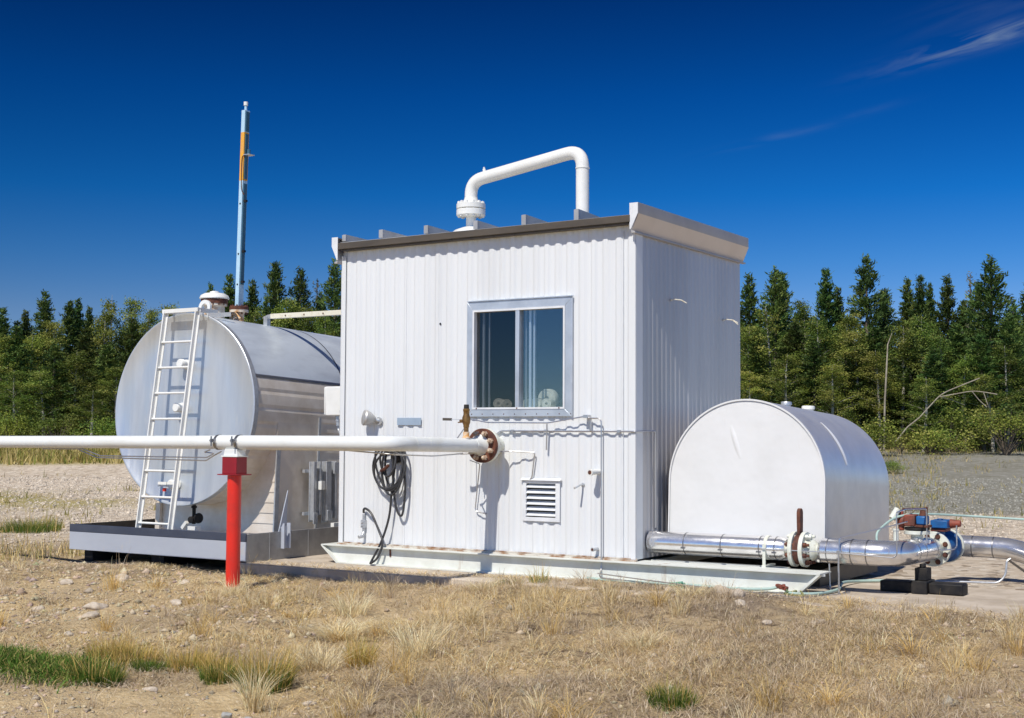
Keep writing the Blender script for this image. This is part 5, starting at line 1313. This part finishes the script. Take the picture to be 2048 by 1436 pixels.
# thin growth on the left bank beside the tray
x, y, d, l, g_ = scatter(16000, 13.5, 21.5, .55, 15)
keep = (l/d < -.30) & (d < 17.6+3*(fbm(x*.4,y*.4,3,8)-.5)) & not_tray(x, y) & (x < -7.3) | ((l/d < -.3) & (d < 21) & (g_.random(len(x)) < .05) & (x < -7.3))
x, y = x[keep], y[keep]; n = len(x); x = np.repeat(x,4)+g_.normal(0,.04,n*4); y = np.repeat(y,4)+g_.normal(0,.04,n*4); n *= 4
P = np.stack([x, y, ground_z(x, y)-.01], -1)
V, Fq, per = blade_mesh(P, g_.uniform(0,6.28,n), g_.uniform(.06,.34,n)*g_.uniform(.4,1,n), g_.uniform(.006,.010,n), np.abs(g_.normal(.35,.3,n)), 2, g_.uniform(0,3.14,n))
o = np_mesh('bank_grass', V, Fq, 4, m_straw, {'tint': np.repeat(pal(n, g_, STRAW[:3]+[(.36,.34,.10),(.30,.24,.13)]), per, 0)})
tag(o, 'straw and thin grass on the bank left of the tray', 'dry grass', kind='stuff')

GREEN = [(.085,.17,.022),(.13,.215,.035),(.06,.125,.018),(.19,.25,.05)]
OCHRE = [(.66,.44,.13),(.74,.54,.21),(.52,.37,.10),(.40,.36,.08)]
def tuft(x, y, r, h, n, mixf, label, seed, lean=.35, cols=None, name='grass_tuft', sq=1.0, yaw=0.0):
    g_ = np.random.default_rng(seed)
    ra = r*np.sqrt(g_.random(n)); an = g_.uniform(0,6.28,n)
    ax_, ay_ = ra*np.cos(an), ra*np.sin(an)*sq
    lx, ly = ax_*math.cos(yaw)-ay_*math.sin(yaw), ax_*math.sin(yaw)+ay_*math.cos(yaw)
    z0 = gz(x, y)
    P = np.stack([lx, ly, ground_z(x+lx, y+ly)-z0-.008], -1)
    isd = g_.random(n) < mixf
    cc = np.where(isd[:,None], pal(n, g_, OCHRE if cols is None else cols), pal(n, g_, GREEN))
    hh = h*g_.uniform(.45,1.1,n)*np.where(isd, 1.12, .68)
    V, Fq, per = blade_mesh(P, an+g_.normal(0,.7,n), hh, g_.uniform(.003,.006,n), np.abs(g_.normal(lean,.22,n)), 3, g_.uniform(0,3.14,n), droop=.08)
    o = np_mesh(name, V, Fq, 4, m_leafg, {'tint': np.repeat(cc, per, 0)})
    o.location = (x, y, z0)
    return tag(o, label, 'grass clump', 'grass clumps in the foreground')
TUFTS = [
 (-1.36,-5.30,.17,.25,1300,.14,'green clump topped with yellow stalks at the right end of the green grass strip'),
 (-1.62,-4.72,.17,.17,700,.72,'bent ochre grass clump arching behind the small green clumps'),
 (-1.20,-4.62,.16,.18,700,.70,'ochre grass clump hanging over the second small green clump'),
 (-1.86,-4.75,.16,.20,700,.62,'ochre grass clump just behind the green grass strip'),
 (-1.36,-4.84,.12,.14,700,.05,'small bright green clump in shade under bent ochre grass'),
 (-.95,-4.62,.12,.15,480,.45,'green and straw clump at the right end of the bent ochre grass'),
 (-.60,-4.90,.14,.22,1100,.22,'green clump with orange stalks left of the straw-topped clump'),
 (-.12,-5.00,.16,.30,1500,.36,'big green clump with tall orange-yellow stalks at the front'),
 (2.32,-4.10,.14,.20,1200,.12,'green clump standing alone in brown weeds at the lower right'),
 (1.22,-5.20,.055,.09,220,.25,'tiny green clump at the bottom edge near the middle'),
 (-.02,-4.15,.10,.22,420,.9,'upright ochre clump behind the big green clump'),
 (-10.9,1.75,.42,.34,1500,.15,'dark green clump on the bank left of the tray'),
 (-11.3,1.25,.25,.26,700,.25,'smaller green clump left of the dark green one on the bank'),
 (-9.9,-.75,.35,.30,900,.55,'dull green clump at the left edge below the bank'),
 (-1.0,-.66,.14,.10,300,.25,'low green weed at the slab edge by the pipe shadow'),
 (-.75,-.52,.10,.22,160,.35,'thin green weed at the slab edge right of the pipe shadow'),
]
for k, (x, y, r, h, n, mf, lb) in enumerate(TUFTS): tuft(x, y, r, h, n, mf, lb, 40+k)
PALE = [(.84,.71,.44),(.76,.61,.34),(.88,.77,.53)]
SPR = [
 (.16,-5.42,.05,.30,240,'pale straw clump fanning up beside the grey angular stone',.38),
 (-.95,-3.25,.16,.22,420,'sprawling pale straw clump between red post and shed',1.5),
 (.10,-3.65,.12,.34,360,'tall pale straw clump in the middle of the dry grass',.55),
 (-.20,-4.35,.12,.26,300,'pale straw clump left of the tall middle one',.8),
 (-1.10,-.98,.10,.16,260,'bright straw clump at the slab edge under the flange shadow',.9),
 (-1.60,-2.30,.14,.24,320,'upright straw clump right of the red post foot',.6),
 (.95,-.78,.12,.18,280,'straw clump behind the large flat rocks',.9),
 (1.35,-2.6,.12,.18,260,'loose straw clump in the weeds below the flat rocks',.8),
 (-3.2,-2.1,.12,.20,260,'straw clump at the foot of the red post, left side',.7),
]
for k, (x, y, r, h, n, lb, ln) in enumerate(SPR): tuft(x, y, r, h, n, 1.0, lb, 90+k, lean=ln, cols=PALE)
# green grass strip at lower left
g_ = np.random.default_rng(77); n = 8500
u_ = g_.uniform(0,1,n); x0_, y0_ = to_xy(9.75, -4.1); x1_, y1_ = to_xy(9.35, -2.85)
wv = g_.normal(0,.17,n)
X_ = x0_+(x1_-x0_)*u_+wv*FX+g_.normal(0,.05,n); Y_ = y0_+(y1_-y0_)*u_+wv*FY+g_.normal(0,.05,n)
c_ = Vector((float(X_.mean()), float(Y_.mean()), 0)); c_.z = gz(c_.x, c_.y)
P = np.stack([X_-c_.x, Y_-c_.y, ground_z(X_, Y_)-c_.z+g_.uniform(0,.075,n)*np.exp(-(wv/.2)**2)], -1)
V, Fq, per = blade_mesh(P, g_.uniform(0,6.28,n), g_.uniform(.03,.12,n), g_.uniform(.006,.013,n), g_.uniform(.2,1.2,n), 2, g_.uniform(0,3.14,n))
o = np_mesh('green_grass', V, Fq, 4, m_leafg, {'tint': np.repeat(pal(n, g_, [(.085,.18,.022),(.14,.24,.035),(.065,.14,.02),(.22,.28,.06),(.50,.40,.14)]), per, 0)})
o.location = c_; tag(o, 'strip of short green grass at the left edge of the foreground', 'grass', kind='stuff')

# ------------------------------------------------------------------ trees
m_pine = mat_attr('pine_needles', .15, .6, .30)
m_aspen = mat_attr('aspen_leaves', .28, .55, .38)
PINE = [(.072,.125,.028),(.102,.155,.034),(.050,.092,.024),(.130,.172,.040)]
ASP = [(.190,.250,.042),(.260,.305,.056),(.115,.175,.034),(.340,.350,.085)]
def quads_from(C, A, B):
    """kite-shaped leaf faces: centre C, half-length A, half-width B"""
    V = np.stack([C-A, C+B, C+A, C-B], 1); n = len(C)
    return V.reshape(-1,3), np.arange(n*4)
def rnd_dirs(g_, n):
    v = g_.normal(0,1,(n,3)); return v/np.linalg.norm(v, axis=1, keepdims=True)
def conifer_mesh(seed, h, r, sparse=1.0, start=.10, nspray=58, pale=0.0, crook=0.1):
    g_ = np.random.default_rng(seed); Cs=[]; As=[]; Bs=[]; tint=[]; limbs=[]
    z = start*h; lev = 0
    while z < h*.985:
        t = (z-start*h)/(h*(1-start))
        R_ = r*(1-t)**.85*(1-.35*math.exp(-((t)/.10)**2))+.07
        nb_ = int(g_.integers(5, 8)) if t < .9 else 4
        ph = g_.uniform(0, 6.28)
        for b_ in range(nb_):
            if g_.random() > sparse: continue
            a = ph+6.283*b_/nb_+g_.normal(0,.22); L = R_*g_.uniform(.50,1.22)*(1+crook*g_.normal())
            pitch = .15+.55*t+g_.normal(0,.14)-.25*(1-t)
            dv = np.array([math.cos(a)*math.cos(pitch), math.sin(a)*math.cos(pitch), math.sin(pitch)])
            root = np.array([0,0,z+g_.normal(0,.06)])
            limbs.append((root, root+dv*L*.9))
            ns = max(4, int(nspray*(L/r)**.8*1.4))
            s_ = (.22+.78*g_.random(ns)**.75)*L
            c = root+dv*s_[:,None]+g_.normal(0,.055,(ns,3))*(1+.4*(s_/L))[:,None]; c[:,2] += .10*(s_/L)**2*L
            di = dv*.8+rnd_dirs(g_, ns)*.75; di[:,2] += .35; di /= np.linalg.norm(di,axis=1,keepdims=True)
            sd2 = np.cross(di, rnd_dirs(g_, ns)); sd2 /= np.linalg.norm(sd2,axis=1,keepdims=True)
            ln = g_.uniform(.07,.17,ns)[:,None]; wd = g_.uniform(.020,.042,ns)[:,None]
            Cs.append(c); As.append(di*ln); Bs.append(sd2*wd)
            tb_ = np.array(PINE)[g_.integers(0,4)]*g_.uniform(.75,1.2)
            tint.append(tb_[None]*g_.uniform(.8,1.2,(ns,1)))
        z += h*.0165*g_.uniform(.8,1.3)*(1+.5*(1-t))
    C = np.concatenate(Cs); V, Fq = quads_from(C, np.concatenate(As), np.concatenate(Bs)); tn = np.repeat(np.clip(np.concatenate(tint)*(1-pale)+pale*np.array([.22,.20,.15]),.01,.6), 4, 0)
    q = MB(); q.tube([(0,0,-.3),(.02,.01,h*.35),(-.01,.02,h*.7),(0,0,h*.98)], [h*.012,h*.010,h*.006,.012], 7)
    for a, b_ in limbs[::3]: q.tube([tuple(a), tuple(b_)], [.016,.006], 4)
    return (V, Fq, tn), q
def aspen_mesh(seed, h, r, dens=1.0, low=.34, leaf=.037):
    g_ = np.random.default_rng(seed); Cs=[]; tint=[]; q = MB()
    bend = g_.normal(0,.03,2)*h
    def trunk(t): return np.array([bend[0]*t*t, bend[1]*t*(1-t)*2, h*t])
    q.tube([tuple(trunk(t)-np.array([0,0,.3*(t==0)])) for t in (0,.2,.4,.6,.8,.97)], [h*.0115,h*.010,h*.0085,h*.0062,h*.0038,.006], 7)
    nl = int(44*dens)
    for k in range(nl):
        t = low+(1-low)*(k+.5)/nl*g_.uniform(.94,1.03); t = min(t,.99)
        u_ = (t-low)/(1-low); R_ = r*(.35+1.3*math.sin(math.pi*min(1,.12+.80*u_))**.9*.55)*(1.05-u_*.55)
        a = g_.uniform(0,6.28); p0 = trunk(t*.93); dv = np.array([math.cos(a),math.sin(a),.55+.5*u_+g_.normal(0,.15)]); dv /= np.linalg.norm(dv)
        L = R_*g_.uniform(.6,1.2); p1 = p0+dv*L; q.tube([tuple(p0),tuple(p0+dv*L*.55+np.array([0,0,.03])),tuple(p1)], [.016,.010,.004], 4)
        for s_ in (g_.uniform(.35,.6), .85, 1.05):
            cc = p0+dv*L*s_; m_ = int(g_.uniform(46,98)*dens)
            Cs.append(cc+g_.normal(0,1,(m_,3))*np.array([.14,.14,.10])*(.6+.4*r)); tint.append(np.array(ASP)[g_.integers(0,4)][None]*g_.uniform(.7,1.2)*g_.uniform(.88,1.1,(m_,1)))
    C = np.concatenate(Cs); n = len(C); di = rnd_dirs(g_, n); sd2 = np.cross(di, rnd_dirs(g_, n)); sd2 /= np.linalg.norm(sd2,axis=1,keepdims=True)
    sc_ = g_.uniform(.7,1.25,(n,1))*leaf
    V, Fq = quads_from(C, di*sc_, sd2*sc_*.8)
    return (V, Fq, np.repeat(np.clip(np.concatenate(tint),.01,.5), 4, 0)), q
def bush_mesh(seed, r, h, n=3000):
    g_ = np.random.default_rng(seed); q = MB(); Cs=[]; tint=[]
    for k in range(26):
        a = g_.uniform(0,6.28); e = g_.uniform(.3,1.4); L = g_.uniform(.5,1)
        p = np.array([math.cos(a)*math.cos(e)*r*L, math.sin(a)*math.cos(e)*r*L, h*math.sin(e)*L*.95+.1])
        q.tube([(0,0,-.1), tuple(p*.5+np.array([0,0,.08])), tuple(p)], [.014,.010,.004], 4)
        br_ = g_.uniform(.40,.85); m_ = n//26; Cs.append(p+g_.normal(0,1,(m_,3))*np.array([.20,.20,.16])*min(1,r)); tint.append(np.array(ASP)[g_.integers(0,4)][None]*g_.uniform(.7,1.2)*g_.uniform(.88,1.1,(m_,1)))
    C = np.concatenate(Cs); n = len(C); di = rnd_dirs(g_, n); sd2 = np.cross(di, rnd_dirs(g_, n)); sd2 /= np.linalg.norm(sd2,axis=1,keepdims=True)
    sc_ = g_.uniform(.7,1.25,(n,1))*.031
    V, Fq = quads_from(C, di*sc_, sd2*sc_*.8); return (V, Fq, np.repeat(np.clip(np.concatenate(tint),.01,.5), 4, 0)), q

PROTO = {}
def proto(kind, key, fol, trunk_mb, mfol, mtr):
    crown = np_mesh('crown', fol[0], fol[1], 4, mfol, {'tint': fol[2]}, link=False)
    root = bpy.data.objects.new('tmp', None)
    tr = trunk_mb.build('trunk', mtr, None, smooth=60); tr_me = tr.data; off = tr.location.copy()
    for v in tr_me.vertices: v.co += off
    bpy.data.objects.remove(tr)
    PROTO.setdefault(kind, []).append((crown, tr_me))
for s_ in range(7):
    hgt = 10.0; f_, q = conifer_mesh(500+s_, hgt, [1.75,1.5,2.1,1.65,1.95,1.3,2.0][s_], [1,.95,.9,.97,.85,.92,.88][s_], [.08,.05,.12,.08,.14,.06,.10][s_]); proto('pine_tree', s_, f_, q, m_pine, m_bark)
f_, q = conifer_mesh(590, 10.0, .75, .5, .2, 8, pale=.7); proto('dying_pine', 0, f_, q, m_pine, m_bark)
for s_ in range(6):
    f_, q = aspen_mesh(600+s_, 8.0, [1.35,1.15,1.55,1.05,1.45,1.25][s_], [1,.9,1.1,.75,1,.85][s_], [.20,.34,.14,.44,.22,.28][s_]); proto('aspen_tree', s_, f_, q, m_aspen, m_aspenbark)
f_, q = aspen_mesh(650, 8.0, 1.1, .42, .3, .05); proto('thin_aspen', 0, f_, q, m_aspen, m_aspenbark)
for s_ in range(4):
    f_, q = bush_mesh(700+s_, [1.1,.9,1.3,1.0][s_], [1.6,1.3,1.7,1.1][s_]); proto('bush', s_, f_, q, m_aspen, m_bark)
NOMH = {'pine_tree': 10.0, 'dying_pine': 10.0, 'aspen_tree': 8.0, 'thin_aspen': 8.0, 'bush': 1.6}
CATS = {'pine_tree': 'tree', 'dying_pine': 'tree', 'aspen_tree': 'tree', 'thin_aspen': 'tree', 'bush': 'bush'}
tr_rng = random.Random(99)
def plant(kind, px, d, top, label, group, var=None, wide=1.0):
    """a tree d metres away along the view whose tip reaches the given height over the yard"""
    x, y = to_xy(d, (px-1024)/FOC*d); z = gz(x, y)
    h = top-z if kind != 'bush' else top
    P_ = PROTO[kind]; crown, trunk = P_[tr_rng.randrange(len(P_)) if var is None else var % len(P_)]
    s_ = h/NOMH[kind]
    root = bpy.data.objects.new(kind if kind in ('pine_tree','aspen_tree','bush') else ('pine_tree' if 'pine' in kind else 'aspen_tree'), None); COL.objects.link(root)
    root.location = (x, y, z); root.rotation_euler = (0, 0, tr_rng.uniform(0, 6.28))
    k = wide*(.55*s_+.45) if kind != 'bush' else s_*wide
    root.scale = (k, k, s_)
    for nm, me in (('crown', crown), ('trunk', trunk)):
        o = bpy.data.objects.new(nm, me); COL.objects.link(o); o.parent = root
    tag(root, label, CATS[kind], group); return root
def topz(py, d):                       # height over the yard of a sight line at photo row py, d metres off
    return float(CAM[2] + d*(math.tan(PITCH)+(718-py)/FOC))
GP, GA, GB = 'pines along the edge of the wood', 'aspens along the edge of the wood', 'bushes at the foot of the wood'
PINES = [
 (2,618,59,'pine cut off by the left edge of the photo',1,1),
 (48,622,62,'slim pine between the left edge and the tall left pine',5,.9),
 (86,586,60,'tallest pine of the left wood edge, dark pointed top',0,1.05),
 (136,600,62,'pine with a blunt double top right of the tallest left pine',3,1),
 (152,598,63,'second tip of the blunt double-topped pine at the left',5,.9),
 (176,614,63,'narrow pine tip left of the grey-topped aspens',5,.8),
 (418,566,66,'small pointed pine just above the tank hatch cover',5,.8),
 (456,548,62,'pine right behind the gauge mast foot, on its left',1,1),
 (502,558,63,'pine just right of the gauge mast',5,.95),
 (548,519,60,'tallest slender pine between mast and shed',3,1),
 (598,536,60,'pine with uneven branches between the two tallest pines over the tank',4,1),
 (530,590,62,'short pine leaning close under the tallest slender one',5,.8),
 (667,520,58,'dark full pine touching the shed left edge',2,1),
 (640,585,61,'lower pine left of the one touching the shed',6,.9),
 (1500,545,58,'pine touching the right side of the shed',0,1.05),
 (1552,530,57,'broad pine with a twin top right of the shed',2,1.05),
 (1566,534,58,'second tip of the broad twin-topped pine right of the shed',3,.9),
 (1654,530,57,'straight pine in the middle gap above the arched tank',1,1),
 (1678,566,58,'shorter pine leaning on the straight one above the arched tank',5,.9),
 (1735,506,55,'tall ragged pine with open branches right of the arched tank top',4,1.1),
 (1772,568,56,'lower dark pine on the right flank of the ragged tall pine',3,1),
 (1818,548,58,'first of the row of slim pines left of the tallest right pine',5,1),
 (1844,543,57,'second slim pine, joined to a thin tip',1,.9),
 (1862,558,59,'thin pine tip beside the second slim pine',5,.75),
 (1898,546,56,'dark compact pine standing alone in the right row',0,.95),
 (1986,505,52,'tallest and broadest pine of the wood, at the far right',2,1.15),
 (1960,560,54,'mid-height pine at the left foot of the tallest right pine',6,1),
 (2030,600,54,'low pine at the right edge of the photo',4,1),
 (2062,560,55,'pine mostly outside the right edge of the photo',0,1.1),
 (1930,590,56,'short pine in the gap before the tallest right pine',3,.9),
]
for px, py, d, lb, v, wd in PINES: plant('pine_tree', px, d, topz(py, d), lb, GP, v, wd)
YP = [(30,655,55,'young pine low at the left edge, before the aspens'),(108,690,53,'young dark pine below the tallest left pine'),(168,660,56,'dark pine in the shade left of the grey-topped aspens'),(212,690,54,'young pine close to the tank left side'),(262,640,57,'dark pine right behind the tank shoulder, left of the ladder'),(585,600,58,'dark young pine behind the crossover bar'),(480,600,60,'young pine behind the mast foot'),
 (1515,660,52,'dark young pine at the shed right side'),(1590,640,53,'dark young pine above the left of the arched tank'),(1630,680,51,'young pine above the arched tank crown'),(1705,680,51,'young pine right of the arched tank crown'),(1748,640,52,'dark pine behind the bleached dead trunk'),(1822,660,51,'young pine under the row of slim pines'),(1870,690,49,'dark young pine left of the fallen branch'),(1915,640,51,'dark pine above the fallen branch'),(1965,660,49,'young pine right of the fallen branch'),(2020,620,50,'dark pine near the right edge of the photo')]
for k, (px, py, d, lb) in enumerate(YP): plant('pine_tree', px, d, topz(py, d), lb, GP, k*3+1, 1.25)
plant('dying_pine', 1944, 55, topz(534, 55), 'half-bare greyish pine tip left of the tallest right pine', GP)
plant('dying_pine', 632, 62, topz(556, 62), 'pale half-bare tip between two pines left of the shed', GP)
ASPENS = [
 (14,672,55,'aspen at the left edge of the photo, lighter green',0,1.1), (60,668,56,'yellowish aspen below the slim left pine',2,1.1), (112,640,57,'aspen in front of the tallest left pine',4,1),
 (150,700,53,'low leafy aspen in the left foreground of the wood',2,1.15), (205,612,58,'aspen left of the grey-topped pair',1,1), (228,584,59,'grey-topped aspen, left one of the pair beside the tank',3,1),
 (258,588,59,'grey-topped aspen, right one of the pair beside the tank',5,1), (292,614,58,'aspen just left of the ladder top',0,1), (318,632,58,'low aspen behind the ladder top',1,1), (350,606,62,'aspen behind the ladder lug',4,1),
 (90,742,52,'short bright aspen in the lower left wood',4,1.2), (232,735,52,'short aspen partly hidden by the tank, left',0,1.2), (36,740,52,'short aspen low at the left edge',5,1.2), (185,780,51,'lowest aspen of the left wood edge',1,1.3),
 (572,592,57,'aspen behind the crossover bar, left part',2,1), (612,606,57,'yellow-green aspen behind the crossover bar, right part',4,1), (652,622,56,'aspen against the shed left edge over the tank',0,1), (510,612,58,'aspen behind the mast nozzle',5,1), (385,620,60,'aspen behind the hatch cover',1,1),
 (1494,640,52,'aspen against the shed right side',4,1), (1541,600,52,'slender pale-trunked aspen right of the shed',3,1), (1612,590,54,'bright aspen between the shed pines and the straight pine',2,1), (1640,630,52,'leafy aspen above the arched tank crown',0,1.1),
 (1690,612,52,'yellowish aspen in front of the straight pine',1,1.1), (1720,650,51,'aspen in front of the ragged tall pine',4,1.1), (1800,640,51,'aspen left of the slim pine row',5,1.1), (1842,620,52,'tall light aspen in front of the slim pine row',2,1.1),
 (1885,660,50,'aspen below the dark compact pine',0,1.1), (1760,690,50,'small aspen beside the bleached dead trunk',1,1.1), (1580,700,50,'low aspen over the left of the arched tank',5,1.2), (1665,720,49,'low aspen right over the arched tank',4,1.2),
 (1930,700,49,'aspen in front of the tallest right pine, left side',2,1.1), (2015,680,49,'aspen at the right edge of the photo',0,1.2), (1500,735,50,'low aspen at the shed right side',1,1.2), (1845,745,48,'low aspen behind the bleached fallen branch',5,1.2), (1985,740,48,'low aspen above the right gravel bank',4,1.2),
]
for px, py, d, lb, v, wd in ASPENS: plant('thin_aspen' if v == 3 else 'aspen_tree', px, d, topz(py, d), lb, GA, v, wd)
BUSH = [
 (20,1.9,50,'bush at the left edge just above the white pipeline'), (70,1.5,49,'bush second from the left above the pipeline'), (125,2.0,50,'rounded bush above the middle of the left pipeline'), (180,1.7,49,'bush near the tank, above the pipeline'), (222,2.3,50,'bush half hidden by the tank left edge'),
 (1520,2.0,48,'bush behind the shed right corner'), (1575,2.2,48,'bush behind the arched tank, left'), (1640,2.0,47,'bush behind the arched tank top caps'), (1700,2.2,47,'bush behind the arched tank shoulder'), (1752,2.4,46,'bush at the arched tank right flank'),
 (1800,1.8,45,'dull bush at the start of the right gravel bank'), (1850,2.2,47,'bush under the fallen branch'), (1905,1.9,47,'yellow-green bush in the middle of the right bank'), (1960,1.8,47,'bush under the tallest right pine'), (2015,2.0,47,'bush at the right edge above the gravel'), (1785,1.2,36,'low scrubby bush close behind the regulator'),
]
for k, (px, h, d, lb) in enumerate(BUSH): plant('bush', px+[0,9,-8,5,-5][k%5], d+[1.5,-.8,.6,2.2,-1.2][k%5], h*[.75,.42,.62,.34,.55,.85,.4][k%7], lb, GB, k, [1.2,1.7,1.3,1.9,1.4][k%5])
# deeper wood as one dark mass, its shade put into the needle tint
Vs=[]; Fs=[]; Ts=[]; off = 0
gw = np.random.default_rng(321)
for k in range(330):
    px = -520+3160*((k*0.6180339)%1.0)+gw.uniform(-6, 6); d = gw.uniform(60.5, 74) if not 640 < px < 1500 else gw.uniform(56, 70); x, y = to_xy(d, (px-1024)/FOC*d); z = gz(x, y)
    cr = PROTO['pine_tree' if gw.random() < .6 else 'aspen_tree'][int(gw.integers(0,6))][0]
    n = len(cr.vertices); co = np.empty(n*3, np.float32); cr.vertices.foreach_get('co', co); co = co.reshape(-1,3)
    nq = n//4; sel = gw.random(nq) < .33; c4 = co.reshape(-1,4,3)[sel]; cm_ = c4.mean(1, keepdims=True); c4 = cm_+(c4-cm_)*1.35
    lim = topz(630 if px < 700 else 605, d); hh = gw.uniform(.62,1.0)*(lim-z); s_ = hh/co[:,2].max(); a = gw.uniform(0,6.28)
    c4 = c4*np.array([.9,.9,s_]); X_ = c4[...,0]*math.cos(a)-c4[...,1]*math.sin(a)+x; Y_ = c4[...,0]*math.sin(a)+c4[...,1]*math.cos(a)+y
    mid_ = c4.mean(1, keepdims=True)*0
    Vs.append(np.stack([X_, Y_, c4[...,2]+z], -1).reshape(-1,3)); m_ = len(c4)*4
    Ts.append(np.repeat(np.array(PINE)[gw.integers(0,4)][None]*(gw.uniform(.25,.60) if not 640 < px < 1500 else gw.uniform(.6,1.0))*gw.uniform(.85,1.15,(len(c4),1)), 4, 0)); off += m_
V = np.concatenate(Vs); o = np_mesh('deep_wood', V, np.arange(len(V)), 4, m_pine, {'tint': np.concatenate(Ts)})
tag(o, 'dark depth of the wood behind the first trees', 'wood', kind='stuff')
# dead trunk, fallen branch
dx_, dy_ = to_xy(46.5, (1768-1024)/FOC*46.5); dz_ = gz(dx_, dy_)
q = MB()
def atd(px, py, d): 
    x, y = to_xy(d, (px-1024)/FOC*d); return (x, y, topz(py, d))
q.tube([atd(1767,905,46.5), atd(1770,800,46.5), atd(1775,720,46.5), atd(1777,685,46.6), atd(1786,662,46.6)], [.036,.033,.028,.02,.010], 8)
o = q.build('dead_trunk', m_deadwood); tag(o, 'thin bleached dead trunk standing bent among the right aspens', 'dead tree')
q = MB()
q.tube(smoothpath([atd(1838,832,46), atd(1862,806,46), atd(1885,784,46), atd(1920,768,46.2), atd(1960,752,46.4)],4), .019, 6)
q.tube(smoothpath([atd(1878,790,46), atd(1915,783,45.8), atd(1950,778,45.6), atd(1995,784,45.4)],4), .016, 6)
q.tube([atd(1945,779,45.6), atd(1958,795,45.6), atd(1974,810,45.5)], .014, 5); q.tube([atd(1880,789,46), atd(1905,796,46), atd(1930,806,46)], .012, 5); q.tube([atd(1968,781,45.5), atd(1976,806,45.4)], .012, 5)
q.tube([atd(1838,832,46), atd(1815,850,46), atd(1790,880,46.2)], .024, 6)
o = q.build('fallen_branch', m_deadwood); tag(o, 'bleached fallen branch arching out over the right bushes', 'branch')
# trees behind the photographer, seen mirrored in the window
for x, y, h, lb in ((-6.5,-40,9.5,'pine behind the photographer, mirrored dark in the left window pane'),(3.2,-44,9,'pine behind the photographer, mirrored in the right window pane')):
    crown, trunk = PROTO['pine_tree'][0]; root = bpy.data.objects.new('pine_tree', None); COL.objects.link(root); root.location = (x, y, gz(x, y)); root.scale = (1,1,h/10)
    for nm, me in (('crown', crown), ('trunk', trunk)):
        o = bpy.data.objects.new(nm, me); COL.objects.link(o); o.parent = root
    tag(root, lb, 'tree', GP)
